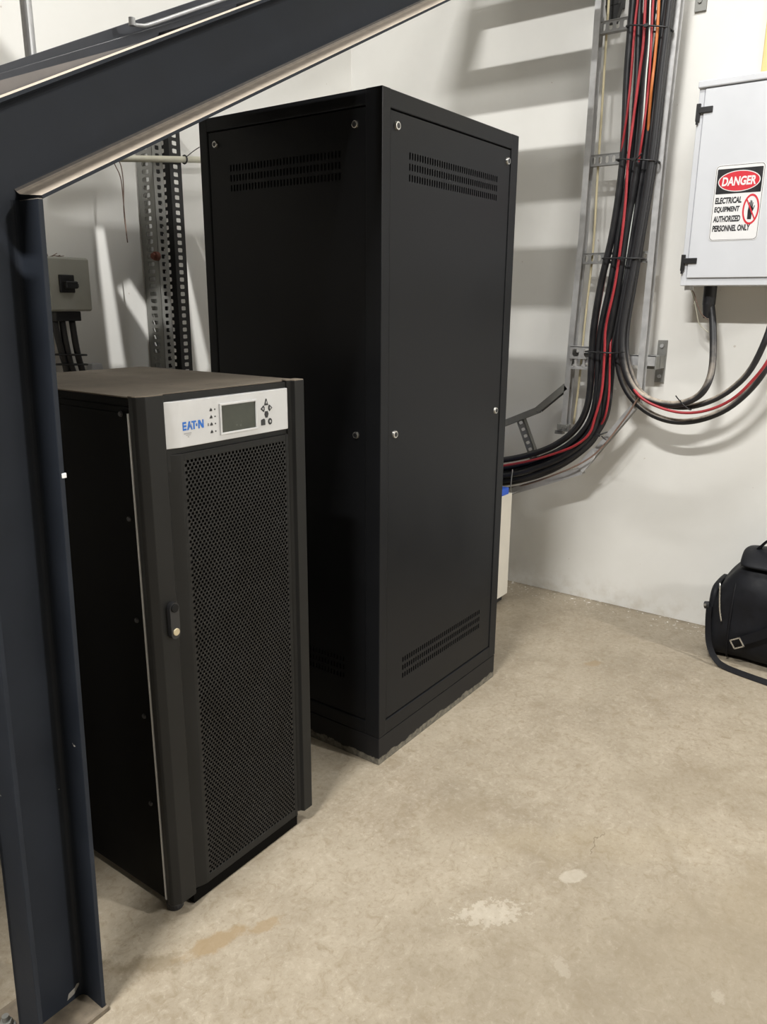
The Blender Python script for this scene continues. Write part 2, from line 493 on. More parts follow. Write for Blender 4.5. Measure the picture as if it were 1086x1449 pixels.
# added unseen plate that blocks light off the left wall; slots shape streaks
def plate_with_gaps(outer, gaps, z, th):
    from mathutils.geometry import tessellate_polygon
    loops = [[V((x, y, 0)) for x, y in l] for l in [outer] + gaps]
    flat = [q for l in loops for q in l]
    tris = tessellate_polygon(loops)
    mb = MB()
    for zz, flip in ((z, True), (z + th, False)):
        vs_ = [mb.bm.verts.new((q.x, q.y, zz)) for q in flat]
        for t_ in tris:
            mb.bm.faces.new([vs_[i] for i in (t_[::-1] if flip else t_)])
    for l in loops:
        for q0, q1 in zip(l, l[1:] + l[:1]):
            mb.bm.faces.new([mb.bm.verts.new(w) for w in ((q0.x, q0.y, z), (q1.x, q1.y, z), (q1.x, q1.y, z + th), (q0.x, q0.y, z + th))])
    return mb
STREAK_SLOTS = [[(1.4805, 1.858), (1.5071, 1.8594), (1.4136, 1.6202), (1.3722, 1.6219)],
        [(1.4745, 1.7511), (1.5268, 1.7678), (1.5808, 1.6643), (1.541, 1.6102)],
        [(1.735, 1.8089), (1.7482, 1.8093), (1.6745, 1.5995), (1.6312, 1.6014)]]
blocker = plate_with_gaps([(-3.0, 1.4), (1.82, 1.4), (1.82, 2.12), (.82, 2.16), (.82, YL), (-3.0, YL)], STREAK_SLOTS, 3.12, .004).build('light_blocker_plate', M['ceil'])
struct(blocker)

# ------------------------------------------------------------------ tall cabinet
CX0, CX1, CY0, CY1, CH = 1.803, 2.586, 1.320, 2.028, 2.0
cab = thing('equipment_cabinet', ((CX0 + CX1) / 2, (CY0 + CY1) / 2, 0),
            'tall black steel equipment cabinet with vented side panels, standing behind the shorter black unit', 'equipment cabinet')
ins = .02
MB().box(CX0 + ins, CX1 - .003, CY0 + ins, CY1 - .003, .1, CH - .004).build('inner_shell', M['coat_dark'], cab)
f = MB()
pw = .037
bv = .0025
# corner posts and rails of the frame
f.box(CX0, CX0 + .039, CY0, CY0 + .056, .098, CH, bv)
f.box(CX0, CX0 + .056, CY1 - .036, CY1, .098, CH, bv)
f.box(CX1 - .05, CX1, CY0, CY0 + pw, .098, CH, bv)
f.box(CX1 - .05, CX1, CY1 - .036, CY1, .098, CH, bv)
f.box(CX0 + .001, CX1 - .001, CY0 + .0005, CY0 + pw, CH - .047, CH - .0005, bv)
f.box(CX0 + .0005, CX0 + .05, CY0 + .001, CY1 - .001, CH - .04, CH - .0005, bv)
f.box(CX0 + .001, CX1 - .001, CY0 + .0005, CY0 + pw, .0985, .147, bv)
f.box(CX0 + .0005, CX0 + .05, CY0 + .001, CY1 - .001, .0985, .143, bv)
f.box(CX0 + .01, CX1 - .01, CY0 + .01, CY1 - .01, CH - .02, CH - .002)
f.build('frame', M['coat'], cab)
MB().box(CX0 + .001, CX1 - .001, CY0 + .001, CY1 - .001, 0, .096, .002).build('plinth', M['plinth'], cab)

def vent_panel(x0, x1, z0, z1, vx0, vx1, nslot, rows_b, rows_t, o, u, face_depth=.016):
    """panel in the frame (o, u, Z): solid sheet with two blocks of three rows of slots"""
    mb = MB()
    v = EZ
    pu = (vx1 - vx0) / nslot
    pv = .0285
    zb0, zb1 = rows_b, rows_b + 3 * pv
    zt0, zt1 = rows_t, rows_t + 3 * pv
    mb.rect(o, u, v, x0, x1, z0, zb0)
    mb.rect(o, u, v, x0, x1, zb1, zt0)
    mb.rect(o, u, v, x0, x1, zt1, z1)
    oo = V(o)
    for za, zb in ((zb0, zb1), (zt0, zt1)):
        mb.rect(o, u, v, x0, vx0, za, zb)
        mb.rect(o, u, v, vx1, x1, za, zb)
        mb.cells(oo + V(u) * vx0 + V(v) * za, u, v, nslot, 3, pu, pv, pu * .27, .0095, .004, ch=.35)
    n = V(u).cross(V(v))
    # the folded rim of the sheet
    for a, b_, c_, d_ in ((x0, x1, z0, z0), (x0, x1, z1, z1), (x0, x0, z0, z1), (x1, x1, z0, z1)):
        q = [oo + V(u) * a + V(v) * c_, oo + V(u) * b_ + V(v) * d_]
        mb.bm.faces.new([mb.bm.verts.new(w) for w in (q[0], q[1], q[1] - n * face_depth, q[0] - n * face_depth)])
    return mb

def cam_lock(parent, c_, n, r=.0125):
    c_, n = V(c_), V(n)
    lk = MB().cyl(c_ - n * .002, c_ + n * .006, r, 20, r1=r * .86, bev=.001).build('lock', M['chrome'], parent)
    MB().cyl(c_ + n * .0055, c_ + n * .0068, r * .55, 16).build('key_slot', M['black'], parent)
    return lk

# panel facing the camera's right hand (looks along -Y)
pr = vent_panel(1.845, 2.533, .152, 1.949, 1.932, 2.453, 40, .253, 1.778, (0, CY0 + .003, 0), EX).build('side_panel', M['coat'], cab)
for x, z in ((1.874, 1.915), (2.516, 1.913), (1.877, 1.078), (2.505, 1.083)):
    cam_lock(pr, (x, CY0 + .003, z), NY)
# panel looking along -X; its frame runs along -Y
pl = vent_panel(-1.988, -1.378, .148, 1.956, -1.902, -1.461, 34, .264, 1.778, (CX0 + .003, 0, 0), NY).build('side_panel', M['coat'], cab)
for y, z in ((1.958, 1.922), (1.411, 1.917), (1.411, 1.076), (1.958, 1.076)):
    cam_lock(pl, (CX0 + .003, y, z), (-1, 0, 0), .011)

# ------------------------------------------------------------------ power supply unit
UX0, UX1, UY1, UH = .973, 1.474, 1.952, 1.269
YF = 1.316
ups = thing('power_supply_cabinet', ((UX0 + UX1) / 2, 1.65, 0),
            'knee-high black uninterruptible power supply with perforated door, silver display panel and dusty top', 'power supply')
ups['label'] = 'waist-high black power supply unit with perforated front door, silver display panel and dusty top'
MB().box(UX0 + .003, UX1 - .003, 1.348, UY1, .055, UH - .02, .002).build('body', M['ups_side'], ups)
sp = MB().box(UX0, UX0 + .006, 1.352, UY1 - .006, .058, UH - .034, .001).build('side_panel', M['ups_side'], ups)
for y, z in ((1.372, 1.233), (1.372, 1.010), (1.374, .778), (1.376, .542), (1.378, .312)):
    MB().cyl((UX0 + .001, y, z), (UX0 - .004, y, z), .0065, 14, r1=.005, bev=.001).build('screw', M['black'], sp)
MB().box(UX0 - .001, UX0 + .004, 1.3465, 1.3515, .056, UH - .034).build('edge_strip', M['edge'], ups)
t = MB().box(UX0, UX1, 1.342, UY1 + .004, UH - .02, UH - .002, .003)
t.build('top_cover', M['ups_side'], ups)
MB().box(UX0 + .002, UX1 - .002, 1.344, UY1 + .002, UH - .003, UH).build('dust_layer', M['dust'], ups)
def post_outline(xa, xb, flip):
    c_ = .02
    if not flip:
        return [(xa, 1.346), (xa, YF + c_ * .8), (xa + .004, YF + .010), (xa + c_, YF), (xb - .004, YF), (xb, YF + .004), (xb, 1.346)]
    return [(xa, 1.346), (xa, YF + .016), (xa + .010, YF + .010), (xa + .014, YF), (xb - .003, YF), (xb, YF + .003), (xb, 1.346)]
for xa, xb, fl in ((UX0, 1.041, False), (1.424, UX1, True)):
    P = post_outline(xa, xb, fl)
    MB().prism([(x, y, .045) for x, y in P], (0, 0, UH - .045), .0015).build('corner_post', M['ups_black'], ups)
    MB().prism([(x, y + .001, UH) for x, y in P], (0, 0, .002)).build('post_cap', M['dust'], ups)
# dark strip above the display panel
MB().box(1.041, 1.424, 1.334, 1.348, 1.10, UH - .003, .001).build('header_strip', M['ups_black'], ups)
MB().box(1.041, 1.424, 1.3435, 1.348, .05, 1.12).build('door_backing', M['coat_dark'], ups)
# display panel with chamfered left end
cp = MB().prism([(1.046, 1.337, 1.152), (1.046, 1.333, 1.152), (1.082, 1.323, 1.152), (1.417, 1.323, 1.152), (1.422, 1.327, 1.152), (1.422, 1.337, 1.152)], (0, 0, .100), .0015).build('control_panel', M['silver'], ups)
YP = 1.323
fr = MB()
for a in ((1.194, 1.310, 1.231, 1.236), (1.194, 1.310, 1.165, 1.170), (1.194, 1.199, 1.1695, 1.2315), (1.305, 1.310, 1.1695, 1.2315)):
    fr.box(a[0], a[1], YP - .004, YP + .002, a[2], a[3], .001)
fr.build('screen_bezel', M['silver'], cp)
MB().box(1.199, 1.305, YP - .001, YP + .002, 1.170, 1.231).build('screen', M['lcd'], cp)
FP = (0, YP - .0002, 0)
def rounded(cx, cz, w, h, kind):
    if kind == 'up': return [(cx - w, cz - h), (cx + w, cz - h), (cx + w * .2, cz + h), (cx - w * .2, cz + h)]
    if kind == 'down': return [(cx - w * .5, cz - h), (cx + w * .5, cz - h), (cx + w, cz + h * .1), (cx + w * .6, cz + h), (cx - w * .6, cz + h), (cx - w, cz + h * .1)]
    if kind == 'left': return [(cx - w, cz), (cx + w * .5, cz - h), (cx + w, cz - h * .4), (cx + w, cz + h * .4), (cx + w * .5, cz + h)]
    if kind == 'right': return [(cx + w, cz), (cx - w * .5, cz + h), (cx - w, cz + h * .4), (cx - w, cz - h * .4), (cx - w * .5, cz - h)]
    if kind == 'oval': return [(cx + w * math.cos(a * math.pi / 6), cz + h * math.sin(a * math.pi / 6)) for a in range(12)]
    return [(cx - w, cz - h), (cx + w, cz - h), (cx + w, cz + h * .5), (cx + w * .5, cz + h), (cx - w, cz + h * .7)]
for (x, z, k) in ((1.343, 1.2255, 'up'), (1.3305, 1.2105, 'left'), (1.3565, 1.2105, 'right'), (1.343, 1.196, 'down'), (1.331, 1.179, 'square'), (1.3545, 1.178, 'oval')):
    pts = rounded(x, z, .0065, .0078, k)
    kb = MB().shape(FP, EX, EZ, pts, .0012).build('button', M['black'], cp)
    if k in ('up', 'left', 'right', 'oval'):
        inner = [(x + (a - x) * .42, z + (b_ - z) * .42) for a, b_ in pts]
        kb2 = MB().shape((0, YP - .0013, 0), EX, EZ, inner, .0005).build('button_mark', M['greyprint'], cp)
for z, kk in ((1.225, 0), (1.209, 1), (1.193, 2), (1.176, 3)):
    il = MB()
    il.shape(FP, EX, EZ, [(1.166, z - .003), (1.174, z - .003), (1.173, z + .001), (1.170, z + .004), (1.167, z)], .0006)
    il.shape(FP, EX, EZ, [(1.180, z - .0015), (1.183, z - .0015), (1.183, z + .0015), (1.180, z + .0015)], .0006)
    if kk == 2:
        il.shape(FP, EX, EZ, [(1.160, z - .003), (1.1615, z - .003), (1.1615, z + .003), (1.160, z + .003)], .0006)
    il.build('status_icon', M['black'], cp)
lg = MB()
lx, lz, lw, lh = 1.089, 1.188, .0585, .0185
def L(pts):
    lg.shape(FP, EX, EZ, [(lx + a * lw, lz + b_ * lh) for a, b_ in pts], .0005)
L([(0, 0), (.05, 0), (.05, 1), (0, 1)])
for z0, z1 in ((0, .22), (.39, .61), (.78, 1)):
    L([(.05, z0), (.17, z0), (.17, z1), (.05, z1)])
L([(.20, 0), (.27, 0), (.37, 1), (.29, 1)])
L([(.32, .25), (.36, .25), (.345, .62)])
L([(.40, 0), (.46, 0), (.385, .78), (.37, .5)])
L([(.42, .8), (.64, .8), (.64, 1), (.42, 1)])
L([(.50, 0), (.565, 0), (.565, .8), (.50, .8)])
L([(.66 + .035 * math.cos(a * math.pi / 5), .48 + .19 * math.sin(a * math.pi / 5)) for a in range(10)])
L([(.74, 0), (.80, 0), (.80, 1), (.74, 1)])
L([(.80, 1), (.80, .62), (.92, 0), (.94, 0), (.94, .38), (.83, 1)])
L([(.94, 0), (1, 0), (1, 1), (.94, 1)])
lg.build('logo', M['blue'], cp)
sl = MB()
sl.shape(FP, EX, EZ, [(1.092, 1.1800), (1.112, 1.1800), (1.112, 1.1825), (1.092, 1.1825)], .0004)
sl.shape(FP, EX, EZ, [(1.098, 1.1765), (1.110, 1.1765), (1.110, 1.1780), (1.098, 1.1780)], .0004)
sl.shape(FP, EX, EZ, [(1.101, 1.1725), (1.106, 1.1725), (1.1035, 1.1750)], .0004)
sl.build('small_print', M['greyprint'], cp)
# perforated door
door = MB()
door.prism([(1.050, 1.3425, .038), (1.050, 1.337, .038), (1.083, 1.3275, .038), (1.0915, 1.3275, .038), (1.0915, 1.3425, .038)], (0, 0, 1.100), .001)
door.box(1.413, 1.4225, 1.3275, 1.3425, .038, 1.138, .001)
door.box(1.0912, 1.4133, 1.3278, 1.3425, 1.122, 1.1378, .001)
door.box(1.0912, 1.4133, 1.3278, 1.3425, .038, .060, .001)
dr = door.build('front_door', M['ups_black'], ups)
nu, nv = 29, 134
mw, mh = 1.4135 - 1.091, 1.1225 - .0595
MB().cells((1.091, 1.3285, .0595), EX, EZ, nu, nv, mw / nu, mh / nv, .0034, .0033, .004, stagger=True).build('perforated_sheet', M['mesh'], dr)
hd = MB()
hp = [(1.0205 + .0125 * math.cos(a), .778 + (.030 if math.sin(a) >= 0 else -.030) + .0125 * math.sin(a)) for a in [i * math.pi / 9 for i in range(18)]]
hd.shape((0, YF - .0005, 0), EX, EZ, hp, .012)
h1 = hd.build('door_latch', M['black'], ups)
MB().cyl((1.0205, YF - .0120, .808), (1.0205, YF - .0160, .808), .0095, 18, bev=.001).build('latch_button', M['coat_dark'], h1)
MB().cyl((1.0205, YF - .0120, .752), (1.0205, YF - .0155, .752), .0085, 18, bev=.001).build('key_lock', simple('brass_lock', (0.55, 0.48, 0.33), 0.35, metal=0.6), h1)
MB().box(1.043, 1.424, 1.333, 1.40, .003, .0375).build('kick_plate', M['ups_side'], ups)
for x, y in ((1.012, 1.368), (1.440, 1.374), (1.012, 1.90), (1.440, 1.90)):
    ft = MB().cyl((x, y, 0), (x, y, .018), .021, 18, bev=.003)
    ft.cyl((x, y, .018), (x, y, .056), .008, 12)
    ft.build('foot', M['black'], ups)

# ------------------------------------------------------------------ steel stair
st = thing('steel_stair', (.66, 1.30, 0), 'blue-grey painted steel stair sloping up over the black cabinets, carried by a channel post', 'stair')
LEAN = .026
def lx_(x, z): return x + LEAN * z
TAN = .4986
def low(x): return 1.617 + TAN * (x - .772)
def top(x): return 1.755 + TAN * (x - .717)
XE = 3.5
inner = (.7718, 1.617); outer = (.626, 1.7096)
A0, C0, ZB = .584, .730, .012
YT, YWB = 1.249, 1.327
def xz(pts, y): return [(x, y, z) for x, z in pts]
# post: web, two flanges, root fillets
po = MB()
po.prism(xz([(A0, ZB), (C0, ZB), inner, outer], 1.3165), (0, .0105, 0))
po.prism(xz([(C0 - .0095, ZB), (C0, ZB), inner, (inner[0] - .0095, inner[1])], YT), (0, YWB - YT, 0), .0015)
po.prism(xz([(A0, ZB), (A0 + .0095, ZB), (outer[0] + .0095, outer[1] - .004), outer], YT), (0, YWB - YT, 0), .0015)
for xb, s in ((C0 - .0095, -1), (A0 + .0095, 1)):
    tp = inner[0] - .0095 if s < 0 else outer[0] + .0095
    tz = inner[1] if s < 0 else outer[1]
    R0_ = .013
    arc_ = [(xb + s * R0_ * (1 - math.sin(i * math.pi / 10)), 1.3168 - R0_ * (1 - math.cos(i * math.pi / 10))) for i in range(6)]
    po.prism([(xb, 1.3168, ZB)] + [(x, y, ZB) for x, y in arc_], (tp - xb, 0, tz - ZB))
po.build('post', M['stair'], st)
bp = MB().box(.48, .734, 1.243, 1.42, 0, .012, .001).build('base_plate', M['baseplate'], st)
for x, y in ((.578, 1.368), (.510, 1.275)):
    an = MB().cyl((x, y, .012), (x, y, .016), .017, 18)
    an.cyl((x, y, .016), (x, y, .030), .0125, 6, bev=.001)
    an.cyl((x, y, .030), (x, y, .042), .007, 12)
    an.build('anchor_bolt', M['steel_dim'], bp)
# near stringer
ns = MB()
d = V((1, 0, TAN)).normalized(); nrm = V((-TAN, 0, 1)).normalized()
ns.prism(xz([inner, outer, (XE, top(XE)), (XE, low(XE))], 1.3165), (0, .0105, 0))
tk = .0095
dz = tk / nrm.z
def along(x0_, zfun, prof):
    q = V((x0_, 0, zfun(x0_)))
    L_ = XE - x0_
    ns.prism([V((q.x, y, q.z)) + nrm * k for y, k in prof], (L_, 0, L_ * TAN))
arc = [(1.3168 - .014 + .014 * math.sin(i * math.pi / 10), .0105 + .014 - .014 * math.cos(i * math.pi / 10)) for i in range(6)]
along(inner[0], low, [(YT, 0), (YT, .0055)] + arc + [(1.3168, 0)])
arc2 = [(y, -k) for y, k in arc]
along(outer[0] + .02, top, [(YT, 0), (YWB, 0), (YWB, -.012), (1.3168, -.0245)] + arc2[::-1][1:] + [(YT, -.0055)])
ns.build('stringer', M['stair'], st)
MB().cyl((.700, 1.283, top(.700) - .002), tuple(V((.700, 1.283, top(.700))) + nrm * .022), .013, 6, bev=.001).build('bolt_head', M['black'], st)
for cx_, cy_, cz_, w_, h_, yy in ((.7655, 1.2855, 1.4625, .012, .022, 0), (.7680, 1.3100, 1.5642, .006, .011, 0)):
    MB().prism([(cx_ - .0035, cy_ - w_ * .5, cz_ - h_ * .1), (cx_ - .0035, cy_ - w_ * .15, cz_ - h_ * .5), (cx_ - .0035, cy_ + w_ * .4, cz_ - h_ * .3), (cx_ - .0035, cy_ + w_ * .5, cz_ + h_ * .2), (cx_ - .0035, cy_ + w_ * .1, cz_ + h_ * .25), (cx_ - .0035, cy_ - w_ * .35, cz_ + h_ * .5)], (.004, 0, 0)).build('paint_scar', M['scar'], st)
MB().prism([(.683, 1.3158, .022), (.700, 1.3158, .026), (.716, 1.3158, .044), (.708, 1.3158, .046), (.703, 1.3158, .040), (.688, 1.3158, .036)], (0, .003, 0)).build('paint_scar', M['scar'], st)
MB().box(.754, .763, 1.2478, 1.2520, 1.153, 1.162, .001).build('paint_scar', M['signwhite'], st)
# far stringer with a toe board
def fin(x): return 1.990 + .4545 * (x - 1.155)
def fout(x): return 2.023 + .490 * (x - 1.191)
fs = MB()
fs.prism(xz([(.45, fin(.45) - .16), (XE, fin(XE) - .16), (XE, fin(XE)), (.45, fin(.45))], 2.0), (0, .05, 0), .002)
fs.build('stringer', M['stair_plain'], st)
MB().prism(xz([(.45, fout(.45) - .12), (XE, fout(XE) - .12), (XE, fout(XE)), (.45, fout(.45))], 2.05), (0, .012, 0), .001).build('toe_board', M['stair_plain'], st)
def dk(x): return 1.955 + .47 * (x - 1.153)
MB().prism(xz([(.60, dk(.60)), (1.62, dk(1.62)), (1.62, dk(1.62) - .008), (.60, dk(.60) - .008)], 1.345), (0, .655, 0)).build('deck_plate', M['deck'], st)
MB().prism(xz([(.62, 1.738), (1.075, 1.9325), (1.075, 1.88), (.62, 1.66)], 1.330), (0, .006, 0)).build('kick_plate', M['deck'], st)
for k in range(6):
    x = 1.648 + .31 * k
    z = top(x) - .022
    tr = MB().box(x, x + .235, 1.328, 2.0, z - .006, z)
    tr.box(x, x + .006, 1.328, 2.0, z - .045, z - .006)
    tr.build('tread', M['stair_plain'], st)
MB().box(-1.0, .60, 1.26, 2.04, 1.688, 1.696).build('landing_plate', M['deck'], st)
MB().cyl((1.288, 2.075, fout(1.288) - .10), (1.288, 2.075, 3.15), .0145, 18).build('handrail_post', M['steel'], st)
rd = MB().tube([(1.551, 1.985, 2.190), (1.575, 1.985, 2.194), (1.605, 1.985, 2.204), (1.73, 1.985, 2.265), (1.95, 1.985, 2.372), (2.4, 1.985, 2.59)], .0055, 10, 4)
rd.cyl((1.545, 1.985, 2.186), (1.545, 1.985, 2.206), .009, 12)
rd.build('tie_rod', M['edge'], st)

# ------------------------------------------------------------------ slotted angles beside the left wall
def slotted_angle(root_name, label, cat, x0, x1, y, yback, z0, z1, mat, leg_to_x, group=None):
    """L section: one leg in the XZ plane at y from x0 to x1, the other running back to yback at x = leg_to_x"""
    mb = MB()
    pv = .030
    n = int((z1 - z0) / pv)
    w = x1 - x0
    mb.cells((x0, y, z0), EX, EZ, 1, n, w, pv, w * .20, .0085, .003, both=True, ch=.3)
    d_ = yback - y
    mb.cells((leg_to_x, yback, z0), NY, EZ, 1, n, d_, pv, d_ * .20, .0085, .003, both=True, ch=.3)
    h_ = n * pv
    for xx in (x0, x1):
        mb.bm.faces.new([mb.bm.verts.new(q) for q in ((xx, y, z0), (xx, y + .003, z0), (xx, y + .003, z0 + h_), (xx, y, z0 + h_))])
    o = mb.build(root_name, mat)
    fix(o)
    return tag(o, label, cat, group)
slotted_angle('slotted_angle', 'grey galvanised slotted angle upright beside the left wall, left of the black one', 'slotted angle', 2.206, 2.256, 2.765, 2.868, 0, 2.22, M['steel_dim'], 2.206)
slotted_angle('slotted_angle', 'black slotted angle upright between the grey slotted angle and the tall cabinet', 'slotted angle', 2.292, 2.353, 2.765, 2.868, 0, 2.25, M['blacksteel'], 2.292)
rc = MB().cyl((2.186, 2.768, 1.635), (2.2065, 2.768, 1.635), .018, 14, bev=.002).cyl((2.176, 2.768, 1.635), (2.187, 2.768, 1.635), .013, 6)
tag(fix(rc.build('clamp_bolt', M['rust'])), 'rusty brown clamp bolt on the side of the grey slotted angle', 'bolt')

cd = MB().tube([(1.83, 2.741, 1.960), (2.60, 2.741, 2.055)], .0125, 14, smooth=False)
tag(fix(cd.build('conduit_pipe', M['conduit'])), 'cream plastic conduit running across the two slotted angles', 'conduit')
zt = MB().tube([(2.352, 2.741 + .016 * math.cos(a), 2.0244 + .016 * math.sin(a)) for a in [i * math.pi / 8 for i in range(17)]], .003, 6, 2)
zt.tube([(2.352, 2.727, 2.034), (2.375, 2.715, 2.055), (2.40, 2.70, 2.075)], .002, 6, 3)
tag(fix(zt.build('cable_tie', M['black'])), 'black cable tie with a long tail around the cream conduit', 'cable tie')
for k, (pts, lab) in enumerate((([(1.985, 2.738, 1.990), (1.992, 2.716, 1.95), (2.000, 2.70, 1.90), (2.004, 2.70, 1.786), (2.006, 2.70, 1.700)], 'thin dark wire hanging from the cream conduit, the left and straighter of the pair'),
                                ([(2.014, 2.738, 1.992), (2.016, 2.716, 1.955), (2.013, 2.705, 1.889), (2.006, 2.705, 1.787), (2.012, 2.705, 1.675)], 'thin dark wire hanging from the cream conduit, the right one with the longer tail'))):
    tag(fix(MB().tube(pts, .0022, 6, 5).build('hanging_wire', M['brownwire'])), lab, 'wire')

# ------------------------------------------------------------------ isolator switch on the left wall
sw = thing('switch_box', (1.757, 2.80, 1.416), 'small grey wall switch box with a black rotary handle above the power supply', 'switch box')
MB().box(1.668, 1.845, 2.728, 2.869, 1.416, 1.610, .006).build('enclosure', M['switchbox'], sw)
MB().box(1.672, 1.841, 2.720, 2.730, 1.420, 1.606, .004).build('cover', M['switchbox'], sw)
kp = MB().box(1.709, 1.770, 2.712, 2.721, 1.483, 1.547, .003).build('handle_plate', M['black'], sw)
MB().box(1.722, 1.772, 2.692, 2.713, 1.498, 1.524, .004).box(1.765, 1.779, 2.700, 2.713, 1.502, 1.515, .002).build('rotary_handle', M['black'], kp)
MB().box(1.700, 1.806, 2.745, 2.83, 1.380, 1.4155, .003).build('gland_plate', M['black'], sw)
cl = ['black cable below the grey switch box, leftmost of the three', 'black cable below the grey switch box, middle of the three', 'black cable below the grey switch box, rightmost of the three']
for lab, pts in zip(cl, ([(1.717, 2.785, 1.381), (1.722, 2.785, 1.335), (1.737, 2.79, 1.26), (1.757, 2.80, 1.17), (1.765, 2.82, .95), (1.765, 2.835, .3), (1.765, 2.835, .0)],
                         [(1.748, 2.785, 1.381), (1.753, 2.785, 1.312), (1.770, 2.79, 1.217), (1.795, 2.80, 1.13), (1.800, 2.82, .95), (1.80, 2.835, .3), (1.80, 2.835, .0)],
                         [(1.790, 2.785, 1.381), (1.795, 2.785, 1.310), (1.806, 2.79, 1.243), (1.830, 2.80, 1.14), (1.835, 2.82, .95), (1.835, 2.835, .3), (1.835, 2.835, .0)])):
    tag(fix(MB().tube(pts, .0125, 12, 5).build('power_cable', M['cable'])), lab, 'cable')
ct = MB()
for zc, tl in ((1.252, 0), (1.225, 1)):
    ct.tube([(1.776 + .066 * math.cos(a), 2.79 + .019 * math.sin(a), zc - .06 * (.066 * math.cos(a)) - .01 * tl) for a in [i * math.pi / 10 for i in range(21)]], .004, 6, 2)
tag(fix(ct.build('cable_tie', M['black'])), 'black cable tie wrapped around the three cables under the switch box', 'cable tie')
pr_ = MB()
for i in range(7):
    x = 1.69 + random.random() * .09
    pr_.tube([(x, 2.76 + random.random() * .05, 1.611), (x + .02 * (random.random() - .5), 2.76, 1.613 + random.random() * .006), (x + .06 * (random.random() - .5), 2.755, 1.612 + random.random() * .012)], .0015, 5, 2)
tag(fix(pr_.build('wire_scraps', M['brownwire'])), 'loose scraps of brown wire lying on top of the grey switch box', 'wire scraps', kind='stuff')
tag(fix(MB().prism([(1.889, 2.835, 1.170), (1.950, 2.835, 1.170), (1.940, 2.835, 1.208), (1.893, 2.835, 1.208)], (0, .036, 0), .003).build('wall_socket', M['white'])), 'small white plastic box low on the left wall just above the dusty cabinet top', 'wall box')

# ------------------------------------------------------------------ cable ladder on the back wall
ld = thing('cable_ladder', (3.487, 1.29, .52), 'galvanised cable ladder on the back wall, bending left behind the tall cabinet under its cables', 'cable ladder')
XF, XB = 3.470, 3.510
def rail(pts, mat, w=.026):
    """channel rail along a path in the wall plane; its outer web and two narrow lips"""
    mb = MB()
    pts = [V((3.49, y, z)) for y, z in pts]
    ux = V((1, 0, 0))
    nrm_ = []
    for i in range(len(pts)):
        a = (pts[i] - pts[i - 1]).normalized() if i else None
        b_ = (pts[i + 1] - pts[i]).normalized() if i < len(pts) - 1 else None
        tg = ((a or b_) + (b_ or a)).normalized()
        s = tg.cross(ux)
        k = 1.0 / max(.5, s.dot(((b_ or a)).cross(ux)))
        nrm_.append(s * k)
    def sweep(prof):
        bm = mb.bm
        R = [[bm.verts.new(q + ux * a + n_ * c_) for a, c_ in prof] for q, n_ in zip(pts, nrm_)]
        k_ = len(prof)
        for A, B in zip(R, R[1:]):
            for i in range(k_):
                j = (i + 1) % k_
                bm.faces.new((A[i], A[j], B[j], B[i]))
        bm.faces.new(R[0]); bm.faces.new(R[-1][::-1])
    hx, hw = .024, w / 2
    sweep([(-hx, -hw), (-hx, hw), (-hx + .004, hw), (-hx + .004, -hw + .003), (hx - .004, -hw + .003), (hx - .004, hw), (hx, hw), (hx, -hw)])
    bmesh.ops.recalc_face_normals(mb.bm, faces=mb.bm.faces[:])
    return mb
rail([(1.437, 2.95), (1.438, 2.40), (1.441, 1.76), (1.456, 1.33), (1.466, .886)], M['steel']).build('side_rail', M['steel'], ld)
rail([(1.108, 2.95), (1.112, 2.60), (1.123, 2.13), (1.125, 1.69), (1.126, 1.28), (1.126, 1.037)], M['steel']).build('side_rail', M['steel'], ld)
rail([(1.126, 1.037), (1.364, .704)], M['steel'], .028).build('side_rail', M['steel'], ld)
rail([(1.364, .692), (1.715, .543), (2.0, .423)], M['steel'], .034).build('side_rail', M['steel'], ld)
rail([(1.469, 1.082), (1.609, .958)], M['steel_dim'], .03).build('side_rail', M['steel_dim'], ld)  # this and the next length: duller steel paints in the cabinet's shade
rail([(1.609, .958), (1.80, .87), (2.1, .735)], M['steel_dim'], .03).build('side_rail', M['steel_dim'], ld)
def rung(y0, y1, z, n=10, mat='rung'):
    mb = MB()
    h_ = .040
    w = (y1 - y0)
    # seen from the front: -Y is to the right, so the plate starts at its left end
    mb.cells((3.478, y1, z - h_ / 2), NY, EZ, n, 1, w / n, h_, w / n * .24, .0135, .002, both=True, ch=.4)
    for zz in (z - h_ / 2 - .003, z + h_ / 2):
        mb.box(3.476, 3.505, y0, y1, zz, zz + .003)
    return mb.build('rung', M[mat], ld)
for z, yl, yr in ((2.562, 1.425, 1.126), (2.052, 1.427, 1.136), (1.650, 1.430, 1.138)):
    rung(yr, yl, z)
# the inclined rung of the turned-down length
mb = MB()
P0, P1 = V((3.478, 1.585, .655)), V((3.478, 1.700, .905))
ax = (P1 - P0).normalized(); sd = ax.cross(V((1, 0, 0))).normalized()
nrg = 8
o_ = P0 - sd * .020
if ax.cross(sd).x > 0:
    sd = -sd; o_ = P0 - sd * .020
mb.cells(o_, ax, sd, nrg, 1, (P1 - P0).length / nrg, .040, .0075, .010, .002, both=True, ch=.4)
mb.prism([o_, o_ + ax * (P1 - P0).length, o_ + ax * (P1 - P0).length + V((.03, 0, 0)), o_ + V((.03, 0, 0))], sd * .003)
mb.build('rung', M['steel_dim'], ld)
hg = MB().box(3.459, 3.467, 1.112, 1.140, 1.012, 1.062, .001).cyl((3.452, 1.126, 1.037), (3.466, 1.126, 1.037), .008, 8)
hg.build('hinge_coupler', M['steel_dim'], ld)
e_ = V((0, .238, -.333)).normalized(); f_ = V((0, .333, .238)).normalized(); q = V((3.4635, 1.364, .704))
